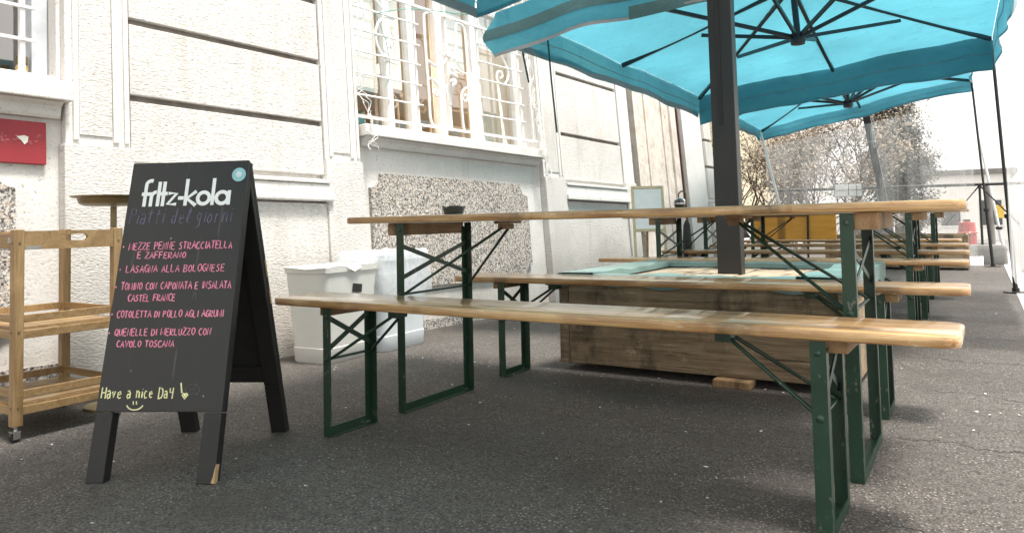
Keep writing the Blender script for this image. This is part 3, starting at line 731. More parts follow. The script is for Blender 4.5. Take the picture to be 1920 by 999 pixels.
# ashtray on the near table
q = MB(); prof = [(.034, 0), (.038, .002), (.046, .030), (.047, .036), (.042, .036), (.036, .012), (.001, .010)]
for_ring = []
nseg = 40
for r_a, z in prof:
    lp = []
    for k_ in range(nseg):
        a = 2 * math.pi * k_ / nseg
        dip = .009 * max(0, math.cos(4 * a)) ** 4 if z > .03 else 0
        rr_ = r_a * (1 + .03 * math.cos(12 * a)); lp.append(Vector((rr_ * math.cos(a), rr_ * math.sin(a), z - dip)))
    for_ring.append(lp)
q.rings(for_ring); ash = q.build('ashtray', 'black_plastic', None, True); ash.location = (-1.80, 2.385, .7705)
tag(ash, 'small round black glass ashtray with notched rim on the nearest table', 'ashtray')

# ------------------------------------------------------------------ planter box holding the umbrella mast
def planter_box(name, x0, x1, y0, y1, z1, label, trim=True):
    cx, cy = (x0 + x1) / 2, (y0 + y1) / 2
    t = empty(name, (cx, cy, 0), 0, label, 'umbrella base box')
    hx, hy = (x1 - x0) / 2, (y1 - y0) / 2
    zs = (.035, .235, z1 - .012)
    for a, b_, dz in ((zs[0], zs[1] - .003, 0), (zs[1], zs[2], 0)):
        for sx, sy in ((0, -1), (0, 1), (-1, 0), (1, 0)):
            q = MB()
            if sy: q.bb((-hx + .052, sy * hy - .014 - .014 * sy, a), (hx - .052, sy * hy + .014 - .014 * sy, b_), .003)
            else: q.bb((sx * hx - .014 - .014 * sx, -hy + .052, a), (sx * hx + .014 - .014 * sx, hy - .052, b_), .003)
            o = q.build('side_board', 'weathered', t)
    for sx in (-1, 1):
        for sy in (-1, 1):
            q = MB(); q.bb((min(sx * hx, sx * (hx - .05)), min(sy * (hy + .004), sy * (hy - .05)), .03), (max(sx * hx, sx * (hx - .05)), max(sy * (hy + .004), sy * (hy - .05)), z1 - .012), .003); q.build('corner_post', 'weathered', t)
    n = 9
    for i in range(n):
        q = MB(); xx0 = -hx + .04 + (2 * hx - .08) * i / n; q.bb((xx0 + .002, -hy + .04, z1 - .05), (xx0 + (2 * hx - .08) / n - .004, hy - .04, z1 - .026 - .003 * (i % 2)), .002); q.build('deck_plank', 'deckwood', t)
    if trim:
        q = MB(); wv = lambda a: .004 * math.sin(a * 9) + .004 * math.sin(a * 23 + 1)
        wT = .19
        for (ax, ay, bx, by) in ((-hx, -hy, hx, -hy), (hx, hy, -hx, hy)):
            s = 1 if ay < 0 else -1; rows = []
            for j in range(25):
                f = j / 24; x = ax + (bx - ax) * f
                wi = (.105 if ay < 0 else wT) * (1 + .10 * math.sin(f * 7))
                rows.append([(x, ay - s * .006, z1 - .05 + wv(x) * 2), (x, ay - s * .006, z1 + .002), (x, ay + s * .02, z1 + .004 + wv(x) * .5), (x, ay + s * wi, z1 + .003 + wv(x + 1)), (x, ay + s * (wi + .004), z1 - .022)])
            q.grid(rows)
        for sx in (-1, 1):
            rows = []
            for j in range(25):
                f = j / 24; yy = -hy + 2 * hy * f; wi = .20 * (1 + .06 * math.sin(f * 6 + sx))
                rows.append([(sx * (hx + .007), yy, z1 - .075 + wv(yy) * 2), (sx * (hx + .007), yy, z1 + .007), (sx * (hx - .02), yy, z1 + .010 + wv(yy) * .4), (sx * (hx - wi), yy, z1 + .009 + wv(yy + 2)), (sx * (hx - wi - .004), yy, z1 - .02)])
            q.grid(rows)
        q.build('tarpaulin_trim', 'tarp', t, True)
    return t
planter_box('umbrella_base_box', -1.81, -.46, 3.27, 4.50, .468, 'big weathered wooden box with torn teal tarpaulin edging around the umbrella mast')
wd = MB(); wd.bb((-1.02, 3.20, .001), (-.86, 3.30, .033), .003); tag(wd.build('wood_wedge', 'batten'), 'short wooden offcut lying under the front of the planter box', 'wood block')
planter_box('umbrella_base_box', -1.85, -.15, 11.0, 11.65, .47, 'far wooden umbrella box half hidden behind the last benches', False)

# ------------------------------------------------------------------ cantilever umbrellas
from mathutils import noise as MN
def umbrella(label, FL, BL, BR, FR, apex, hub, mast_base, mast_top, drop=.27, band=False, seed=0, mast_parts=True, elbow=None, mw=.125, grp='turquoise cantilever umbrellas'):
    base = Vector(mast_base); t = empty('cantilever_umbrella', base, 0, label, 'umbrella', grp)
    Lc = lambda p: Vector(p) - base
    C = [Lc(p) for p in (FL, FR, BR, BL)]; A = Lc(apex); Hb = Lc(hub)
    def edge(a, b):                      # a, b in [-1, 1] on the rim square
        u, v = (a + 1) / 2, (b + 1) / 2
        return (C[0] * (1 - u) + C[1] * u) * (1 - v) + (C[3] * (1 - u) + C[2] * u) * v
    def surf(a, b):
        mm = max(abs(a), abs(b))
        if mm < 1e-6: return A.copy()
        ea, eb = a / mm, b / mm; e = edge(ea, eb); p = A.lerp(e, mm)
        along = ea if abs(eb) >= abs(ea) else eb
        sg = abs(math.sin(along * math.pi))      # ribs at corners and mid sides, cloth hollow between them
        p.z += .035 * sg * mm * mm - .05 * math.sin(mm * math.pi) * .6
        p.z += .016 * MN.noise(Vector((a * 2.2 + seed, b * 2.2, 0))) * mm + .010 * MN.noise(Vector((a * 6.5 + seed, b * 6.5, 3))) * mm ** 2
        return p
    n = 41; q = MB(); q.grid([[surf(-1 + 2 * i / (n - 1), -1 + 2 * j / (n - 1)) for i in range(n)] for j in range(n)])
    cn = q.build('canopy', 'canopy', t, True)
    sides = {'front': ((-1, -1), (1, -1)), 'back': ((1, 1), (-1, 1)), 'left': ((-1, 1), (-1, -1)), 'right': ((1, -1), (1, 1))}
    cen = (C[0] + C[1] + C[2] + C[3]) / 4
    for nm, (p0, p1) in sides.items():
        m_ = 49; rows = []; tr = []; tr2 = []; hem = []
        for i in range(m_):
            f = i / (m_ - 1); a = p0[0] + (p1[0] - p0[0]) * f; b_ = p0[1] + (p1[1] - p0[1]) * f
            e = surf(a, b_); out = Vector((e.x - cen.x, e.y - cen.y, 0))
            out = Vector((out.x if p0[0] == p1[0] else 0, out.y if p0[1] == p1[1] else 0, 0)).normalized()
            row = []
            for j in range(9):
                g_ = j / 8; wv_ = .045 * MN.noise(Vector((f * 5 + seed * 3.1 + len(nm), g_ * 1.1, seed))) + .012 * math.sin(f * 31 + seed)
                if band and nm == 'front' and f < .12: wv_ += 0; e2 = e + Vector((-.10 * math.sin(g_ * math.pi * .95) ** 2 * (1 - f / .12) ** 2, 0, 0))
                else: e2 = e
                row.append(e2 + out * (wv_ * g_ ** 1.2 + .004) - Vector((0, 0, drop * (.74 if nm == 'left' and band else 1) * g_ * (1 + .08 * MN.noise(Vector((f * 3, seed, len(nm))))))))
            rows.append(row)
            if band:
                if nm == 'front':
                    if f < .62: tr.append([row[3] + out * .003, row[4] + out * .004, row[5] + out * .003] if i % 1 == 0 else None)
                    if .30 < f < .62: tr2.append([row[6] + out * .003, row[7] + out * .004, row[8] + out * .004 - Vector((0, 0, .004))])
            hem.append([row[8] + out * .003 + Vector((0, 0, .022)), row[8] + out * .0035 - Vector((0, 0, .003))])
            if nm == 'left': hem[-1] = [row[8] - out * .004 + Vector((0, 0, .05)), row[8] - out * .0045 - Vector((0, 0, .004))]
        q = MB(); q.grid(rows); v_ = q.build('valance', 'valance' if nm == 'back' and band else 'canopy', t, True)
        q = MB(); q.grid(hem); q.build('hem', 'hemgrey', v_, True)
        if tr: q = MB(); q.grid(tr); q.grid(tr2); q.build('tape_band', 'trimband', v_, True)
        seam = MB(); seam.tube([r__[4] + (cen - r__[4]).normalized() * .004 for r__ in rows], .0022, 5); seam.build('seam', 'hemgrey', v_)
    for a, b_ in ((-1, -1), (0, -1), (1, -1), (1, 0), (1, 1), (0, 1), (-1, 1), (-1, 0)):
        q = MB(); pts = [surf(a * f, b_ * f) - Vector((0, 0, .022)) for f in (.03, .99)]
        q.bar(pts[0], pts[1], .026, .036); rb = q.build('rib', 'rib', t)
        q = MB(); q.bar(Hb + (surf(a * .3, b_ * .3) - Hb) * .05, surf(a * .50, b_ * .50) - Vector((0, 0, .045)), .020, .028); q.build('strut', 'rib', rb)
    q = MB(); q.lathe([(.03, -.045), (.052, -.04), (.058, -.01), (.058, .03), (.045, .05)], Hb, 12); q.tube([Hb + Vector((0, 0, .04)), A + Vector((0, 0, .10))], .024, 12); q.build('hub', 'rib', t, True)
    mt_ = Lc(mast_top); up = mt_.normalized()
    if mast_parts:
        q = MB(); q.bar(Vector((0, 0, 0)), mt_, mw, .075, (0, 1, 0), .004); mo = q.build('mast', 'black_metal', t)
        q = MB(); d0 = Vector((-.012, -.0405, 0)); q.bar(mt_ * .31 + d0, mt_ * .90 + d0, .022, .004, (0, 1, 0)); q.build('slot', 'slot', mo)
        q = MB(); e = elbow and Lc(elbow) or (mt_ + Vector((0, 0, .05))); q.bar(e, A + Vector((0, 0, .12)), .06, .09, (0, 0, 1), .004); q.build('arm', 'black_metal', t)
        q = MB(); cp = mt_ * .63; q.bar(cp + Vector((.012, -.05, .22)), cp + Vector((.03, -.055, -.02)), .016, .016, (0, 1, 0)); q.tube(smooth_path([tuple(cp + Vector(v)) for v in ((-.068, -.05, -.01), (.0, -.056, .0), (.066, -.046, .005))], 4), .003, 5)
        for k_ in range(3): q.tube(smooth_path([tuple(cp + Vector(v)) for v in ((.035, -.055, .02), (.05 + .008 * k_, -.06, -.03), (.038, -.058, -.075 - .01 * k_), (.028, -.062, -.03), (.036, -.056, .01))], 4), .0028, 5)
        q.build('tie_rope', 'steel', mo, True)
    return t
FRC = (.29, 4.20, 2.42)
mast_b = (-1.115, 3.88, .432)
u1_ = umbrella('large turquoise cantilever umbrella on a square charcoal mast over the near tables',
    (-2.675, 4.05, 2.135), (-2.498, 7.70, 2.035), (.155, 7.95, 2.325), FRC, (-1.165, 5.95, 2.545), (-1.135, 5.95, 2.10), mast_b, (-1.13, 3.88, 3.0), .30, True, 1)
for a, b_ in (((-3.06, 5.0, 2.10), (-3.02, 5.0, 1.755)), ((-2.965, 5.3, 2.10), (-2.92, 5.3, 1.488))):
    pass
bse = Vector(mast_b)
for pts in (((-2.665, 4.35, 2.05), (-2.655, 4.36, 1.90), (-2.62, 4.37, 1.705)), ((-2.60, 4.62, 2.05), (-2.585, 4.63, 1.75), (-2.555, 4.64, 1.375))):
    q = MB(); P = [Vector(p) - bse for p in pts]
    for a, b_ in zip(P, P[1:]): q.bar(a, b_, .003, .022, (0, 1, 0))
    q.build('tie_strap', 'strap', u1_)
umbrella('nearest turquoise canopy overhead, only one hanging corner in view at the top',
    (-2.30, -.60, 2.12), (-2.235, 3.20, 2.10), (.20, 3.25, 2.38), (.05, -.55, 2.42), (-1.10, 1.30, 2.62), (-1.10, 1.30, 2.22), (-1.35, -.55, .0), (-1.35, -.55, 3.0), .27, False, 4)
umbrella('farther turquoise canopy with a sunlit inner valance behind the large umbrella',
    (-2.75, 8.10, 2.12), (-2.80, 11.60, 2.06), (-.037, 11.85, 2.57), (.0, 8.25, 2.52), (-1.36, 9.95, 2.56), (-1.344, 10.0, 2.12), (-1.13, 12.1, .44), (-1.44, 12.1, 2.62), .17, False, 7, mw=.10)

# white valance reinforcement rods: corner poles on base plates
def corner_pole(name, foot, top, mat, label, r=.017, plate=True):
    t = empty(name, foot, 0, label, 'pole'); d = Vector(top) - Vector(foot)
    q = MB(); q.tube([Vector((0, 0, .004)), d * .30], r * 1.2, 12); q.tube([d * .29, d], r * .85, 12); q.build('tube', mat, t, True)
    q = MB(); q.lathe([(r * 1.8, -.02), (r * 2.0, 0), (r * 1.8, .02)], d * .3, 12); q.build('collar', 'rubber', t, True)
    if plate:
        q = MB(); q.lathe([(.10, .0005), (.10, .006), (.03, .010), (.03, .04)], (0, 0, 0), 20); q.build('base_plate', 'black_metal', t)
    return t
corner_pole('corner_pole', (.236, 8.086, .0065), (.15, 8.0, 2.30), 'black_metal', 'black pole with a round base plate under the right corner of the large canopy')
corner_pole('corner_pole', (.106, 11.847, 0), (-.03, 11.84, 2.55), 'black_metal', 'black pole under the right corner of the farther canopy')
corner_pole('corner_pole', (-2.33, 11.4, 0), (-2.77, 11.45, 2.0), 'iron_white', 'white slanting pole under the left corner of the farther canopy', .022, False)
corner_pole('corner_pole', (.30, 13.0, -.105), (.02, 13.0, 1.90), 'iron_white', 'white slanting pole behind the two black corner poles', .022, False)

# transparent weather curtains
def curtain(name, p0, p1, z0, z1a, z1b, mat, label, wave=.05, seed=1):
    p0, p1 = Vector(p0), Vector(p1); d = p1 - p0; nrm = Vector((-d.y, d.x, 0)).normalized(); rows = []
    for i in range(61):
        f = i / 60; base = p0.lerp(p1, f); zt_ = z1a + (z1b - z1a) * f; row = []
        for j in range(15):
            g_ = j / 14; z = z0 + (zt_ - z0) * g_
            wv_ = wave * MN.noise(Vector((f * d.length * 2.2 + seed * 5, g_ * .8, seed))) + .25 * wave * MN.noise(Vector((f * d.length * 9, g_ * 3, seed + 4)))
            row.append(base + nrm * wv_ * (1 - g_ * .6) + Vector((0, 0, z)))
        rows.append(row)
    q = MB(); q.grid(rows); return tag(q.build(name, mat, None, True), label, 'plastic curtain')
curtain('plastic_curtain', (-2.78, 11.72, 0), (-.06, 11.96, 0), .10, 1.82, 2.28, 'film', 'clear streaked plastic curtain closing the far end under the farther canopy', .05, 2)
curtain('plastic_curtain', (.205, 7.98, 0), (.255, 4.7, 0), .16, 2.08, 2.12, 'film2', 'crumpled clear plastic curtain along the street side at the right edge', .04, 5)
q = MB(); pts = [(-1.9 + i * .1, 12.02 + .35 * max(0, (i * .1 - 1.3)) * .6 + .03 * math.sin(i * 1.7), .05) for i in range(20)]
rows = []
for i, p in enumerate(pts):
    row = []
    for k_ in range(11):
        a = math.pi * k_ / 10; rr_ = .085 * (1 + .18 * MN.noise(Vector((i * .6, a, 2)))); row.append((p[0], p[1] + rr_ * 1.3 * math.cos(a), max(.002, rr_ * 1.45 * math.sin(a))))
    rows.append(row)
q.grid(rows); tag(q.build('rolled_tarpaulin', 'white_sheet', None, True), 'white rolled tarpaulin lying on the ground behind the far benches', 'tarpaulin')

# ------------------------------------------------------------------ chalkboard
M0 = Vector((-2.072, 1.2585, 0)); AX = Vector((.88627, .46316, 0)).normalized(); BK = Vector((-AX.y, AX.x, 0))
board = empty('chalkboard', M0 + BK * .28, math.atan2(AX.y, AX.x), 'black A-frame menu chalkboard with pink handwriting and a white drink logo', 'menu board')
# board space: x across, y backwards (0 at the front foot line is y=-.28), z up
lean = math.atan2(.2348, .953)
Mf = Matrix.Translation((0, -.28, 0)) @ Matrix.Rotation(-lean, 4, 'X'); Mb = Matrix.Translation((0, .285, 0)) @ Matrix.Rotation(math.atan2(.305, .955), 4, 'X')
def bplate(mtx, back, nm):
    s = 1 if back else -1
    q = MB(); q.bb((-.197, 0 if not back else -.016, .20), (.197, .016 if not back else 0, .985), .002)
    if not back:
        pan = q.build('panel', 'board', board); pan.matrix_local = mtx
    else:
        pan = q.build('back_panel', 'boardframe', board); pan.matrix_local = mtx
    for sx in (-1, 1):
        l_ = MB(); xo, xi = sx * .1965, sx * .142
        y0, y1 = (.0163, .036) if not back else (-.036, -.0163)
        l_.bb((min(xo, xi), y0, .2), (max(xo, xi), y1, .983), .002); l_.bb((min(xo, xi), .0 if not back else -.036, .0), (max(xo, xi), .036 if not back else .0, .198), .003)
        o = l_.build('leg', 'boardframe', board); o.matrix_local = mtx
        if sx > 0 and not back:
            c_ = MB(); c_.prism([(.1965, .002), (.186, .004), (.1915, .022), (.1935, .04), (.1968, .055)], -.0012, .02, lambda u, v, a: Vector((u, a, v))); oc = c_.build('chipped_corner', 'rawwood', o)
    b = MB(); y0, y1 = (.0165, .034) if not back else (-.034, -.0165)
    b.bb((-.141, y0, .21), (.141, y1, .265), .002); o = b.build('crossbar', 'boardframe', board); o.matrix_local = mtx
    b = MB(); b.bb((-.141, y0, .925), (.141, y1, .98), .002); o = b.build('crossbar', 'boardframe', board); o.matrix_local = mtx
    return pan
panel = bplate(Mf, False, 'f'); bplate(Mb, True, 'b')
for dx, z0, z1 in ((.1985, .60, .66), (.1985, .50, .55)):
    q = MB(); q.bb((.1972, -.012, z0), (.1990, -.004, z1)); o = q.build('chipped_edge', 'rawwood', board); o.matrix_local = Mb
for x in (-.12, .06):
    q = MB(); q.bb((x, -.006, .925), (x + .06, .05, .932)); o = q.build('hinge', 'steel', board); o.matrix_local = Matrix.Translation((0, -.035, 0.0))

def strokes(name, lines, r, mat, flat=.25, y=-.0003, par=None):
    q = MB()
    for i, ln in enumerate(lines): q.tube([(x, -i * 4e-6, z) for x, z in ln], r, 6)
    o = q.build(name, mat, par or panel, True); o.scale = (1, flat, 1); o.location = (0, y, 0)
    return o
def arc(cx, cz, rx, rz, a0, a1, n=12): return [(cx + rx * math.cos(R(a0 + (a1 - a0) * i / n)), cz + rz * math.sin(R(a0 + (a1 - a0) * i / n))) for i in range(n + 1)]
GL = {  # single-stroke capitals in a unit cell
 'A': [[(0, 0), (.3, 1), (.6, 0)], [(.12, .38), (.5, .4)]], 'B': [[(0, 0), (.02, 1), (.42, .92), (.45, .65), (.05, .53), (.5, .4), (.5, .12), (0, 0)]],
 'C': [[(.55, .9), (.3, 1), (.05, .7), (.04, .3), (.25, .0), (.56, .1)]], 'D': [[(0, 0), (.03, 1), (.45, .85), (.55, .45), (.4, .08), (-.02, .0)]],
 'E': [[(.5, 1), (.03, .98), (0, .02), (.52, .0)], [(.02, .52), (.42, .54)]], 'F': [[(.52, 1), (.03, .98), (0, 0)], [(.02, .52), (.42, .54)]],
 'G': [[(.55, .88), (.28, 1), (.04, .65), (.05, .25), (.3, 0), (.55, .15), (.55, .45), (.32, .45)]], 'H': [[(0, 0), (.02, 1)], [(.52, 0), (.55, 1)], [(.02, .5), (.53, .52)]],
 'I': [[(.12, 0), (.15, 1)]], 'L': [[(.02, 1), (0, .02), (.45, .0)]], 'M': [[(0, 0), (.04, 1), (.33, .15), (.62, 1), (.66, 0)]], 'N': [[(0, 0), (.04, 1), (.5, .02), (.55, 1)]],
 'O': [[(.3, 1), (.06, .75), (.05, .25), (.3, 0), (.54, .25), (.55, .75), (.3, 1)]], 'P': [[(0, 0), (.03, 1), (.45, .92), (.48, .62), (.03, .48)]],
 'Q': [[(.3, 1), (.06, .75), (.05, .25), (.3, 0), (.54, .25), (.55, .75), (.3, 1)], [(.32, .3), (.62, -.08)]], 'R': [[(0, 0), (.03, 1), (.45, .92), (.48, .62), (.03, .48), (.55, 0)]],
 'S': [[(.5, .92), (.25, 1), (.06, .75), (.45, .42), (.45, .1), (.2, 0), (0, .12)]], 'T': [[(0, .98), (.56, 1)], [(.28, .98), (.26, 0)]], 'U': [[(.02, 1), (.04, .2), (.28, 0), (.5, .2), (.54, 1)]],
 'V': [[(0, 1), (.27, 0), (.56, 1)]], 'Z': [[(.02, 1), (.52, .98), (0, .02), (.55, 0)]], '.': [[(.0, .45), (.07, .58), (.15, .45), (.07, .33), (.0, .45)], [(.02, .47), (.13, .44)]],
 '!': [[(.1, 1.25), (.16, .15)]],
 'a': [[(.05, .62), (.3, .68), (.42, .5), (.42, .0)], [(.42, .38), (.12, .36), (.03, .16), (.2, 0), (.42, .15)]], 'v': [[(0, .62), (.2, 0), (.42, .62)]], 'e': [[(.05, .33), (.42, .36), (.32, .64), (.08, .5), (.06, .15), (.25, 0), (.45, .1)]],
 'n': [[(.03, 0), (.03, .65)], [(.03, .42), (.22, .64), (.4, .52), (.42, 0)]], 'i': [[(.08, 0), (.08, .62)], [(.08, .85), (.1, .9)]], 'c': [[(.4, .55), (.2, .64), (.04, .35), (.18, 0), (.42, .08)]],
 'y': [[(.0, .9), (.05, .5), (.42, .5)], [(.45, .95), (.40, -.05)]], 't': [[(.2, 1), (.14, .1), (.3, 0)], [(0, .68), (.4, .72)]], 'd': [[(.42, 1), (.4, .0)], [(.4, .45), (.15, .55), (.03, .2), (.2, 0), (.4, .15)]],
 'l': [[(.1, 0), (.02, .2), (.2, 1), (.28, .8), (.05, .1), (.25, 0)]], 'g': [[(.4, .55), (.15, .6), (.03, .3), (.2, .08), (.4, .3), (.42, .6), (.36, -.3), (.1, -.4)]], 'o': [[(.22, .6), (.04, .4), (.06, .1), (.25, 0), (.42, .2), (.4, .5), (.22, .6)]],
 'r': [[(.05, .0), (.05, .62)], [(.05, .4), (.2, .62), (.38, .6)]], 'h': [[(.03, 0), (.05, 1)], [(.04, .4), (.25, .6), (.4, .4), (.42, 0)]],
}
def write(name, txt, x0, x1, z0, h, r, mat, par, seed=1, slant=.0, jit=.05):
    rr = random.Random(seed); adv = {' ': .55, 'I': .34, 'i': .28, '.': .5, 'M': .86, '!': .3, 'l': .4}
    total = sum(adv.get(c, .74) for c in txt); L = []; x = 0
    for c in txt:
        s_ = rr.uniform(.92, 1.08); dz = rr.uniform(-jit, jit)
        for st in GL.get(c, []):
            L.append([((x + (u + rr.uniform(-.025, .025)) * s_ + slant * v) / total * (x1 - x0) + x0, z0 + (v * s_ + dz + rr.uniform(-.025, .025)) * h) for u, v in st])
        x += adv.get(c, .74)
    return strokes(name, L, r, mat, .25, -.0003, par)
write('menu_line', '. MEZZE PENNE STRACCIATELLA', -.189, .176, .694, .0225, .0019, 'chalk_pink', panel, 1)
write('menu_line', 'E ZAFFERANO', -.137, .028, .665, .020, .0019, 'chalk_pink', panel, 2)
write('menu_line', '. LASAGNA ALLA BOLOGNESE', -.189, .160, .621, .0225, .0018, 'chalk_pink', panel, 3)
write('menu_line', '. TOMINO CON CAPONATA E INSALATA', -.194, .186, .567, .0225, .0019, 'chalk_pink', panel, 4)
write('menu_line', 'CASTEL FRANCE', -.147, .010, .530, .0205, .0019, 'chalk_pink', panel, 5)
write('menu_line', '. COTOLETTA DI POLLO AGLI AGRUMI', -.193, .171, .480, .0205, .0019, 'chalk_pink', panel, 6)
write('menu_line', '. QUENELLE DI MERLUZZO CON', -.193, .138, .425, .0205, .0019, 'chalk_pink', panel, 7)
write('menu_line', 'CAVOLO TOSCANA', -.162, .026, .390, .020, .0019, 'chalk_pink', panel, 8)
write('greeting', 'Have a nice Day', -.186, .045, .240, .032, .0021, 'chalk_yellow', panel, 9)
strokes('greeting', [[(.060, .284), (.0665, .254)]], .0024, 'chalk_yellow', .25, -.0003, panel)
strokes('heart', [[(.077, .250), (.072, .2535), (.0685, .249), (.077, .2375), (.0855, .249), (.082, .2535), (.077, .250), (.077, .243)], [(.073, .249), (.081, .249)]], .0026, 'chalk_yellow', .25, -.0003, panel)
strokes('smiley', [arc(-.076, .226, .027, .020, 200, 340), [(-.083, .231), (-.081, .221)], [(-.073, .231), (-.071, .221)]], .0021, 'chalk_yellow', .25, -.0003, panel)
write('faded_heading', 'Piatti del giorni', -.182, .165, .779, .050, .0017, 'chalk_violet', panel, 12, .15)
strokes('chalk_ghost', [arc(.098, .262, .022, .018, -60, 240), [(.085, .262), (.105, .266)], [(.09, .25), (.115, .255)], [(.068, .565), (.062, .535), (.075, .532), (.07, .56)], [(.066, .55), (.072, .54)], [(-.03, .40), (.05, .43)]], .0009, 'chalk_grey', .25, -.0003, panel)
# logo lettering: fat geometric strokes
z0, xh, hh = .836, .048, .092
def logo():
    L = []; s = .0
    f = [(-.140, z0), (-.140, z0 + .072)] + arc(-.124, z0 + .074, .016, .013, 180, 70, 6); L += [f, [(-.152, z0 + xh - .006), (-.122, z0 + xh - .006)]]
    L += [[(-.1185, z0), (-.1185, z0 + xh)], [(-.1185, z0 + .026)] + arc(-.1035, z0 + .030, .015, .018, 170, 85, 6)]
    L += [[(-.0945, z0), (-.0945, z0 + .083)], [(-.0775, z0), (-.0775, z0 + .083)], [(-.0945, z0 + xh - .006), (-.064, z0 + xh - .006)]]
    L += [[(-.061, z0 + xh - .006), (-.033, z0 + xh - .006), (-.061, z0 + .006), (-.031, z0 + .006)], [(-.027, z0 + .026), (-.008, z0 + .026)]]
    L += [[(-.001, z0), (-.001, z0 + .090)], [(.033, z0 + xh), (.003, z0 + .024), (.035, z0)]]
    L += [arc(.059, z0 + .024, .0195, .0195, 0, 360, 20), [(.0895, z0), (.0895, z0 + .090)]]
    L += [arc(.121, z0 + .024, .0195, .0195, 0, 360, 20), [(.1435, z0), (.1435, z0 + xh)]]
    return L
strokes('logo_lettering', logo(), .0062, 'white_vinyl', .10, -.0003, panel)
stk = MB(); stk.lathe([(.0232, 0), (.0232, .0011)], (.170, -.0005, .936), 28, Matrix.Rotation(R(90), 3, 'X')); so_ = stk.build('round_sticker', 'sticker_teal', panel)
stk = MB(); stk.lathe([(.0105, 0), (.0105, .0010)], (.170, -.0018, .937), 9, Matrix.Rotation(R(90), 3, 'X')); stk.build('sticker_centre', 'sticker_pale', so_)

# ------------------------------------------------------------------ bamboo serving trolley
cart = empty('serving_trolley', (-3.105, 1.45, 0), 0, 'bamboo serving trolley with three tiers and casters beside the chalkboard', 'trolley')
CX, CY = .197, .178; PW = .017
for sx in (-1, 1):
    for sy in (-1, 1):
        q = MB(); q.bb((sx * CX - PW, sy * CY - PW, .055), (sx * CX + PW, sy * CY + PW, .748), .003); po_ = q.build('leg', 'bamboov', cart)
        q = MB(); q.lathe([(.006, .054), (.006, .040)], (sx * CX, sy * CY, 0), 8)
        q.bb((sx * CX - .014, sy * CY - .016, .034), (sx * CX + .014, sy * CY + .012, .040)); q.bb((sx * CX - .015, sy * CY - .014, .012), (sx * CX - .0125, sy * CY + .010, .036)); q.bb((sx * CX + .0125, sy * CY - .014, .012), (sx * CX + .015, sy * CY + .010, .036))
        q.build('caster_fork', 'chrome', po_)
        q = MB(); q.lathe([(.006, -.010), (.0185, -.009), (.020, -.005), (.020, .005), (.0185, .009), (.006, .010)], (sx * CX, sy * CY - .002, .0203), 16, Matrix.Rotation(R(90), 3, 'Y')); q.build('caster_wheel', 'rubber', po_, True)
        q = MB()
        for z in (.12, .385, .70): q.lathe([(.0042, 0), (.004, .002)], (sx * CX, sy * CY + sy * PW, z), 8, Matrix.Rotation(R(-90 * sy), 3, 'X')); q.lathe([(.0042, 0), (.004, .002)], (sx * CX + sx * PW, sy * CY, z), 8, Matrix.Rotation(R(90 * sx), 3, 'Y'))
        q.build('screw', 'brass', po_)
for z in (.095, .362):
    q = MB(); q.bb((-CX + PW * .2, -CY + PW * .2, z + .026), (CX - PW * .2, CY - PW * .2, z + .036)); sh = q.build('shelf', 'bamboo', cart)
    q = MB()
    for sx in (-1, 1): q.bb((sx * CX - .008, -CY + PW + .001, z - .004), (sx * CX + .008, CY - PW - .001, z + .025), .002); q.bb((sx * (CX - .008) - .005, -CY + PW + .001, z + .052), (sx * (CX - .008) + .005, CY - PW - .001, z + .080), .002)
    for sy in (-1, 1): q.bb((-CX + PW + .001, sy * CY - .008, z - .004), (CX - PW - .001, sy * CY + .008, z + .025), .002); q.bb((-CX + PW + .001, sy * (CY - .008) - .005, z + .052), (CX - PW - .001, sy * (CY - .008) + .005, z + .080), .002)
    q.build('shelf_rail', 'bamboo', sh)
def handle_board(x):
    # board with a rounded hand slot: outer rectangle with an inner slot loop, extruded
    q = MB(); y0, y1, zA, zB = -CY + PW, CY - PW, .675, .742; n = 24; inn = []; out = []
    for i in range(n):
        a = 2 * math.pi * i / n; c, s_ = math.cos(a), math.sin(a)
        inn.append((.02 + (.030 if c > 0 else -.030) + .0125 * c, .7155 + .0125 * s_))
        kx = (y1 - y0) / 2 / max(abs(c), 1e-6); kz = (zB - zA) / 2 / max(abs(s_), 1e-6); k_ = min(kx, kz); out.append((c * k_, (zA + zB) / 2 + s_ * k_))
    for cx_ in (y0, y1):
        for cz_ in (zA, zB):
            i_ = min(range(n), key=lambda i: (out[i][0] - cx_) ** 2 + (out[i][1] - cz_) ** 2); out[i_] = (cx_, cz_)
    for (A_, B_) in ((x - .008, x + .008),):
        oi = [[q.bm.verts.new((A_, u, v)) for u, v in lp] for lp in (out, inn)]; oj = [[q.bm.verts.new((B_, u, v)) for u, v in lp] for lp in (out, inn)]
        for i in range(n):
            j = (i + 1) % n
            q.bm.faces.new((oi[0][i], oi[0][j], oi[1][j], oi[1][i])); q.bm.faces.new((oj[0][i], oj[1][i], oj[1][j], oj[0][j]))
            q.bm.faces.new((oi[0][i], oj[0][i], oj[0][j], oi[0][j])); q.bm.faces.new((oi[1][i], oi[1][j], oj[1][j], oj[1][i]))
    return q.build('handle_board', 'bamboo', cart)
hb = handle_board(CX + .004); handle_board(-CX - .004)
q = MB(); q.bb((-CX + PW, -CY - .008, .68), (CX - PW, -CY + .008, .735), .002); q.bb((-CX + PW, CY - .008, .69), (CX - PW, CY + .008, .70), .002); q.build('top_rail', 'bamboo', cart)
q = MB(); q.bb((CX - PW - .03, -CY - .012, .70), (CX - PW - .006, -CY - .0085, .72), .001); q.build('corner_bracket', 'chrome', cart)
q = MB(); q.bb((CX + .0125, -CY + PW + .004, .676), (CX + .0140, -CY + PW + .055, .688)); q.build('metal_label', 'steel', cart)

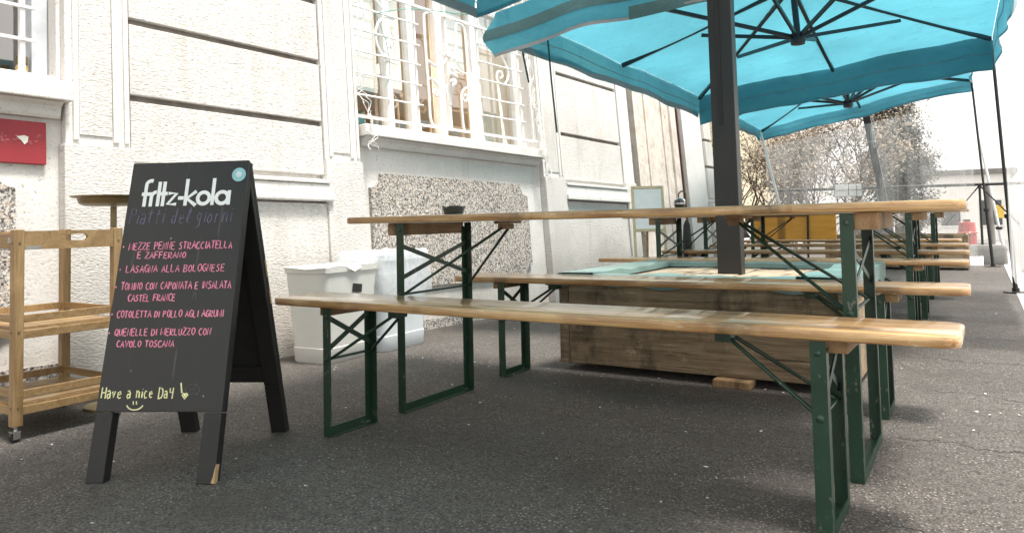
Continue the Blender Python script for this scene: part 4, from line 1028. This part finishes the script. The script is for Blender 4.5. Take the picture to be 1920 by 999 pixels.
# brass dish stand behind the trolley
st = empty('dish_stand', (-3.12, 1.735, 0), 0, 'brown brass dish on a thin post, between the trolley and the chalkboard', 'dish stand')
q = MB(); q.lathe([(.002, .842), (.11, .843), (.13, .852), (.137, .874), (.162, .880), (.163, .884), (.134, .881), (.125, .858), (.002, .852)], (0, 0, 0), 40); q.build('dish', 'brass', st, True)
q = MB(); q.lathe([(.11, 0), (.11, .01), (.02, .02), (.014, .05), (.0125, .30), (.0125, .84)], (0, 0, 0), 16); q.build('post', 'brass', st, True)

# ------------------------------------------------------------------ bins
def bin_shape(h, b, tpx, r=.03, th=.004):
    q = MB(); L = []
    for f in (0, .02, .16, .165, .9, .94, .945, 1.0):
        e = 1.0 if f < .945 else 1.0
        hx = b[0] + (tpx[0] - b[0]) * f; hy = b[1] + (tpx[1] - b[1]) * f
        if f in (.165, .9, .94): hx -= .003; hy -= .003
        if f >= .945: hx += .010; hy += .010
        if f == 0: hx -= .006; hy -= .006
        L.append([Vector((x, y, f * h)) for x, y in rrect(hx, hy, r)])
    for f in (1.0, .05):
        hx = b[0] + (tpx[0] - b[0]) * f + (.004 if f == 1 else -.006); hy = b[1] + (tpx[1] - b[1]) * f + (.004 if f == 1 else -.006)
        L.append([Vector((x, y, f * h)) for x, y in rrect(hx, hy, r * .9)])
    return q.rings(L)
b1 = empty('waste_bin', (-3.095, 2.965, 0), R(4), 'cream plastic bin with a torn lid flap and small black sticker', 'bin', 'plastic bins against the wall')
bin_shape(.515, (.125, .185), (.150, .215)).build('body', 'bin', b1, True)
q = MB(); q.grid([[(-.15 + .30 * i / 12, -.235 + .44 * j / 12, .5185 + .003 * MN.noise(Vector((i * .4, j * .4, 1))) - (.012 * max(0, (j < 2) * (.5 - abs(i / 12 - .62)) * 2) if j < 2 else 0)) for i in range(13)] for j in range(13)])
q.build('lid', 'white_sheet', b1, True)
q = MB(); fl2 = [[(.155 + .012 * j / 5, -.06 + .11 * i / 6, .52 - .035 * (j / 5) * (1 - abs(i / 6 - .5) * 1.2)) for i in range(7)] for j in range(6)]; q.grid(fl2); q.build('torn_flap', 'white_sheet', b1, True)
q = MB(); q.box((.152, .03, .392), (.003, .075, .045), Matrix.Rotation(R(-8), 3, 'X')); q.build('sticker', 'rubber', b1)
q = MB(); q.bb((-.055, -.2075, .40), (.02, -.2035, .408), .001); q.build('grip_line', 'bin', b1)
b2 = empty('waste_bin', (-3.10, 3.40, 0), R(2), 'pale bluish bin with a clear bag over its rim, behind the cream bin', 'bin', 'plastic bins against the wall')
bin_shape(.56, (.16, .20), (.175, .215), .045).build('body', 'bin2', b2, True)
q = MB(); L = []
for f, zz, o_ in ((0, .562, -.012), (1, .575, .004), (2, .568, .016), (3, .52, .022), (4, .45, .030), (5, .38, .034), (6, .335, .040)):
    lp = []
    for i, (x, y) in enumerate(rrect(.175, .215, .045, 9)):
        d_ = Vector((x, y, 0)).normalized(); nz = MN.noise(Vector((x * 9, y * 9, f * .9))); lp.append(Vector((x, y, zz + .03 * nz * (f > 0))) + d_ * (o_ + .022 * nz * (f > 1)))
    L.append(lp)
q.rings(L, False); q.build('bag_liner', 'bag', b2, True)

# ------------------------------------------------------------------ small things between the far tables
ez = empty('whiteboard', (-2.54, 6.30, 0), R(32), 'blank white board in a pale wooden frame standing by the doorway', 'whiteboard')
Rz = Matrix.Rotation(R(-10), 4, 'X')
for nm, mat, parts in (('board_face', 'white_vinyl', [((-.125, -.005, .66), (.125, .005, 1.03))]),
    ('board_frame', 'pale_frame', [((-.148, -.012, .635), (-.126, .012, 1.055)), ((.126, -.012, .635), (.148, .012, 1.055)), ((-.125, -.012, 1.031), (.125, .012, 1.055)), ((-.125, -.012, .635), (.125, .012, .659))]),
    ('leg', 'pale_frame', [((-.148, -.010, .0), (-.124, .010, .634))]), ('leg', 'pale_frame', [((.124, -.010, .0), (.148, .010, .634))])):
    q = MB()
    for lo, hi in parts: q.bb(lo, hi, .002)
    o = q.build(nm, mat, ez); o.matrix_local = Matrix.Translation((0, -.12, .0)) @ Rz
q = MB(); q.bar((0, .20, .012), (0, .07, 1.0), .022, .018); q.build('rear_leg', 'rawwood', ez)
um = empty('closed_umbrella', (-2.17, 6.24, 0), 0, 'closed black umbrella with a curved brown handle by the white board', 'umbrella')
q = MB(); q.tube(smooth_path([(0, 0, .72), (0, 0, .93), (-.012, 0, .965), (-.038, 0, .975), (-.062, 0, .955), (-.066, 0, .92)], 5), .0065, 8); q.build('handle', 'cane', um, True)
q = MB(); q.lathe([(.004, .002), (.006, .06), (.030, .20), (.042, .50), (.030, .68), (.012, .72)], (0, 0, 0), 10); q.build('folded_canopy', 'cloth_black', um, True)
ln = empty('lantern', (-1.965, 5.50, .7705), 0, 'round black lantern with a chrome rim on the second table', 'lantern')
q = MB(); q.lathe([(.045, 0), (.05, .004), (.05, .016), (.02, .03), (.036, .05), (.044, .08), (.036, .11), (.010, .125)], (0, 0, 0), 20); q.build('body', 'black_plastic', ln, True)
q = MB(); q.lathe([(.040, .076), (.046, .078), (.046, .086), (.040, .088)], (0, 0, 0), 20); q.build('rim', 'chrome', ln, True)
# yellow table tipped on its side with a dark frame
yt = empty('folded_table', (-2.05, 10.35, 0), R(-3), 'yellow folding table stood on its long edge behind the last bench', 'table')
q = MB(); q.bb((-.62, -.012, .40), (.46, .012, .80), .004); q.build('table_top', 'yellow', yt)
for x in (-.50, .10):
    q = MB(); q.bar((x, -.028, .0), (x + .02, -.028, .80), .022, .022); q.build('leg', 'black_metal', yt)
q = MB(); q.bb((-.48, -.036, .735), (.10, -.018, .755)); q.build('frame_rail', 'black_metal', yt)
q = MB(); q.lathe([(.03, 0), (.042, .002), (.048, .03), (.042, .034), (.03, .008)], (-.60, 8.55, .4755), 16); tag(q.build('bowl', 'black_plastic', None, True), 'small black bowl left on the farthest bench', 'bowl')

# ------------------------------------------------------------------ beyond the terrace: barrier, concrete blocks, street, cars, houses, trees
ba = empty('metal_barrier', (-1.3, 12.55, 0), 0, 'dark metal barrier with slanting braces behind the clear curtain', 'barrier')
q = MB(); q.tube([(-1.6, 0, 1.16), (1.9, 0, 1.13)], .022, 10); q.build('top_rail', 'black_metal', ba, True)
for x in (-1.3, .0, 1.3):
    q = MB(); q.tube([(x, 0, 0), (x, 0, 1.14)], .016, 8); q.build('post', 'black_metal', ba, True)
    q = MB(); q.tube([(x - .45, .0, .55), (x, 0, 1.12)], .010, 8); q.tube([(x + .45, .0, .55), (x, 0, 1.12)], .010, 8); q.build('brace', 'black_metal', ba, True)
rk = empty('wire_basket', (-1.69, 12.47, 1.02), 0, 'wire basket of white boxes hooked on the dark barrier', 'basket')
q = MB()
for z in (.0, .10, .20): q.tube([(-.23, -.05, z), (.16, -.05, z), (.16, .05, z), (-.23, .05, z), (-.23, -.05, z)], .004, 5)
for x in (-.23, -.03, .09, .16): q.tube([(x, -.05, 0), (x, -.05, .2)], .004, 5); q.tube([(x, .05, 0), (x, .05, .2)], .004, 5)
q.build('wire_frame', 'black_metal', rk)
for x0, x1 in ((-.22, -.04), (-.02, .085), (.095, .155)):
    q = MB(); q.bb((x0, -.042, .004), (x1, .042, .19), .004); q.build('white_box', 'white_vinyl', rk)
for x, y, sx, sy, sz, lab in ((-.02, 12.50, .62, .4, .27, 'low grey concrete block behind the black corner pole'), (.95, 12.7, .9, .5, .34, 'larger grey concrete block at the kerb behind the street curtain')):
    q = MB(); L = []
    for ins, z in ((0, 0), (0, sz * .8), (.03, sz), ): L.append([Vector((x + u, y + v, z - (.11 if x > KX else 0))) for u, v in rrect(sx / 2 - ins, sy / 2 - ins, .04)])
    q.rings(L); tag(q.build('concrete_block', 'concrete', None, True), lab, 'concrete block')
sp_ = empty('street_post', (.17, 16.5, 0), 0, 'grey street post carrying a yellow panel beyond the curtain', 'post')
q = MB(); q.tube([(0, 0, 0), (-.04, 0, 1.25)], .05, 12); q.build('pole', 'concrete', sp_, True)
q = MB(); q.bb((.06, -.03, .62), (.20, .03, .86), .004); q.build('panel', 'yellow_sign', sp_)

def car(name, loc, rz, mat, label, L=4.0, H=1.46, van=False):
    t = empty(name, loc, rz, label, 'car', 'cars parked across the street')
    W = .85
    body = [(-L / 2, .30), (-L / 2 - .02, .62), (-L / 2 + .12, .86), (L / 2 - 1.05, .95), (L / 2 - .15, .80), (L / 2, .62), (L / 2, .30)]
    q = MB(); lp = []
    for yy, sc in ((-W, .96), (-W + .05, 1.0), (W - .05, 1.0), (W, .96)): lp.append([Vector((u * (1 if abs(yy) < W else .995), yy, .30 + (v - .30) * sc)) for u, v in body])
    q.rings(lp); q.build('body', mat, t, True)
    cab = [(-L / 2 + .15, .87), (-L / 2 + .45, H - .06), (-L / 2 + .7, H), (L / 2 - 2.0, H - .01), (L / 2 - 1.1, .94)]
    q = MB(); q.rings([[Vector((u, yy, v)) for u, v in [(a, b if b < 1 else b) for a, b in cab]] if abs(yy) > .7 else [Vector((u, yy, v)) for u, v in cab] for yy in (-.74, .74)]); q.build('cabin', mat, t, True)
    for s in (-1, 1):
        for x0, x1 in ((-L / 2 + .50, -.25), (-.17, L / 2 - 1.65)):
            q = MB(); y_ = s * .743; poly = [(x0, .95), (x0 + .12, H - .13), (x1 - (.25 if x1 > .2 else 0), H - .13), (x1, .95)]
            q.prism(poly, y_, y_ + s * .006, lambda u, v, a: Vector((u, a, v))); q.build('side_window', 'car_glass', t)
        q = MB(); q.bb((-L / 2 - .035, s * .62 - .14, .62), (-L / 2 + .03, s * .62 + .14, .76)); q.build('tail_light', 'car_red', t)
        for x in (-L / 2 + .75, L / 2 - .8):
            q = MB(); q.lathe([(.2, -.1), (.30, -.09), (.31, 0), (.30, .09), (.2, .1)], (x, s * .78, .312), 20, Matrix.Rotation(R(90), 3, 'X')); wh = q.build('wheel', 'rubber', t, True)
            q = MB(); q.lathe([(.19, 0), (.18, .02), (.04, .03)], (x, s * .882, .312), 16, Matrix.Rotation(R(-90 * s), 3, 'X')); q.build('rim', 'chrome', wh, True)
    q = MB(); q.prism([(-.62, .93), (.62, .93), (.55, H - .10), (-.55, H - .10)], 0, .006, lambda u, v, a: Vector((-L / 2 + .12 - a + (v - .93) * .55, u, v))); q.build('rear_window', 'car_glass', t)
    return t
car('parked_car', (-2.15, 26, -.93), R(3), 'car_white', 'white hatchback parked on the lower street beyond the barrier')
car('parked_car', (-7.2, 27, -.93), R(2), 'car_white', 'second white car half hidden behind the bare shrubs')
brl = empty('barrel', (-.19, 13.35, 0), 0, 'red plastic barrel behind the barrier near the corner pole', 'barrel')
q = MB(); q.lathe([(.10, 0), (.12, .01), (.125, .18), (.135, .19), (.135, .21), (.125, .22), (.125, .40), (.135, .41), (.135, .43), (.12, .44), (.11, .585), (.06, .60)], (0, 0, 0), 20); q.build('body', 'car_red', brl, True)
q = MB(); q.lathe([(.05, .601), (.05, .625), (.02, .63)], (0, 0, 0), 14); q.build('cap', 'rubber', brl, True)

def house(name, x0, x1, y0, y1, h, mat, label, nx, nz):
    t = empty(name, ((x0 + x1) / 2, y0, -.9), 0, label, 'house'); hx = (x1 - x0) / 2
    q = MB(); q.bb((-hx, 0, -.2), (hx, y1 - y0, h)); q.build('wall', mat, t)
    q = MB(); q.bb((-hx - .3, -.3, h + .003), (hx + .3, y1 - y0 + .3, h + .3), .02); q.build('roof', 'concrete', t)
    for i in range(nx):
        for j in range(nz):
            cx = -hx + (i + .5) * 2 * hx / nx; cz = 1.6 + j * 3.1
            if cz + .8 > h: continue
            q = MB(); q.bb((cx - .62, -.06, cz - .85), (cx + .62, -.003, cz + .85), .01); f_ = q.build('window', 'frame_white', t)
            q = MB(); q.bb((cx - .5, -.075, cz - .73), (cx + .5, -.062, cz + .73)); q.build('pane', 'window_dark', f_)
house('house', -30, -12.5, 46, 60, 8.2, 'cream_wall', 'pale cream house behind the bare shrubs', 6, 3)
house('house', -2.6, 1.6, 52, 64, 3.9, 'grey_wall', 'low pale grey house fading into the bright sky', 2, 1)

def limbs(q, p, d, L, r, depth, rr, droop=.0):
    if depth < 0: return []
    n = 4; pts = [p]; rs = [r]; tips = []
    for i in range(n):
        d = (d + Vector((rr.uniform(-1, 1), rr.uniform(-1, 1), rr.uniform(-.6, .9) - droop)) * .22).normalized(); p = p + d * L / n; pts.append(p); rs.append(r * (1 - .5 * (i + 1) / n))
    q.tube(pts, rs, 5 if r < .02 else 7); tips += pts[2:]
    for k_ in range(rr.choice((2, 3, 3))):
        b0 = pts[rr.choice((2, 3, 4))]; dd = (d + Vector((rr.uniform(-1, 1), rr.uniform(-1, 1), rr.uniform(-.5, .8))) * .9).normalized()
        tips += limbs(q, b0, dd, L * rr.uniform(.55, .8), r * .55, depth - 1, rr, droop)
    return tips
def leaves(pts, n, size, spread, mat, parent, rr, name='crown'):
    vs, fs = [], []
    for _ in range(n):
        c = Vector(rr.choice(pts)) + Vector((rr.gauss(0, 1), rr.gauss(0, 1), rr.gauss(0, 1))) * spread
        a = Vector((rr.uniform(-1, 1), rr.uniform(-1, 1), rr.uniform(-1, 1))).normalized(); b_ = a.orthogonal().normalized(); s = size * rr.uniform(.5, 1.3); i = len(vs)
        vs += [c - a * s, c + b_ * s * .42, c + a * s, c - b_ * s * .42]; fs.append((i, i + 1, i + 2, i + 3))
    me = bpy.data.meshes.new(name); me.from_pydata(vs, [], fs); me.materials.append(MAT[mat]); o = bpy.data.objects.new(name, me); COL.objects.link(o); o.parent = parent; return o
def shrub(loc, h, spread, mat, label, seed, nl, ls, depth=4, stems=4, cat='shrub', name='bare_shrub'):
    rr = random.Random(seed); t = empty(name, loc, 0, label, cat, 'bare shrubs beyond the terrace'); q = MB(); tips = []
    for i in range(stems):
        a = 6.28 * i / stems + rr.random(); d = Vector((math.cos(a) * spread, math.sin(a) * spread, 1)).normalized()
        tips += limbs(q, Vector((math.cos(a) * .12, math.sin(a) * .12, -.05)), d, h * .5, .035, depth, rr)
    q.build('branches', 'bark', t, True)
    if nl: leaves([p for p in tips if p.z > .2], nl, ls, .10, mat, t, rr, 'foliage')
shrub((-4.35, 15.2, 0), 2.5, .75, 'leaf_olive', 'bare branching shrub right beside the charcoal mast', 21, 500, .024, 4, 5)
shrub((-3.2, 15.6, 0), 2.6, .7, 'leaf_dry', 'dense shrub with dry brown leaves behind the white slanting pole', 5, 6500, .036, 4, 6)
shrub((-2.35, 16.2, 0), 2.9, .6, 'leaf_dry', 'taller shrub with dry leaves left of the dark evergreen', 9, 7500, .036, 4, 6)
shrub((-5.6, 17.5, 0), 2.9, .7, 'leaf_olive', 'sparse olive shrub at the corner of the white building', 14, 1800, .032, 4, 5)

def evergreen(loc, h, rad, label, seed):
    rr = random.Random(seed); t = empty('evergreen_tree', loc, 0, label, 'tree')
    q = MB(); q.tube([(0, 0, -.05), (.03, 0, h * .35), (0, .04, h * .7), (.02, 0, h * .97)], [.13, .10, .06, .015], 9); pts = []
    for i in range(95):
        z = h * rr.uniform(.16, .97); f = (z / h); R_ = rad * (1.05 - f) ** .55 * (1 if f > .22 else .75) * rr.uniform(.6, 1.12); a = rr.random() * 6.28
        e = Vector((math.cos(a) * R_, math.sin(a) * R_, z + rr.uniform(-.15, .25))); m_ = Vector((e.x * .5, e.y * .5, z + .05)); q.tube([(0, 0, z - .12), m_, e], [.022, .014, .004], 5)
        for _ in range(10): pts.append(Vector((0, 0, z - .12)).lerp(e, rr.uniform(.35, 1.05)) + Vector((rr.gauss(0, .07), rr.gauss(0, .07), rr.gauss(0, .07))))
    q.build('trunk', 'bark', t, True); leaves(pts, 26000, .044, .10, 'leaf_green', t, rr)
evergreen((-1.62, 19.5, 0), 3.5, 1.05, 'dark evergreen tree with a dense ragged crown behind the leaning mast', 4)

# ------------------------------------------------------------------ litter on the pavement
lit = []; vs, fs = [], []
for i in range(190):
    x = rnd.uniform(-2.9, .15); y = rnd.uniform(.7, 6.5) if i < 150 else rnd.uniform(3.1, 3.25); s = rnd.uniform(.0018, .007); a = rnd.random() * 6.28
    b_ = len(vs)
    for k_ in range(5):
        t_ = a + k_ * 1.256; rr_ = s * rnd.uniform(.5, 1.2); vs.append((x + rr_ * math.cos(t_) * (1.6 if k_ % 2 else 1), y + rr_ * math.sin(t_), .002 + rnd.uniform(0, .004)))
    fs.append(tuple(range(b_, b_ + 5)))
me = bpy.data.meshes.new('litter'); me.from_pydata(vs, [], fs); me.materials.append(MAT['paper']); lo_ = bpy.data.objects.new('litter', me); COL.objects.link(lo_)
tag(lo_, 'small pale scraps and crumbs scattered on the dark pavement', 'litter', None, 'stuff')
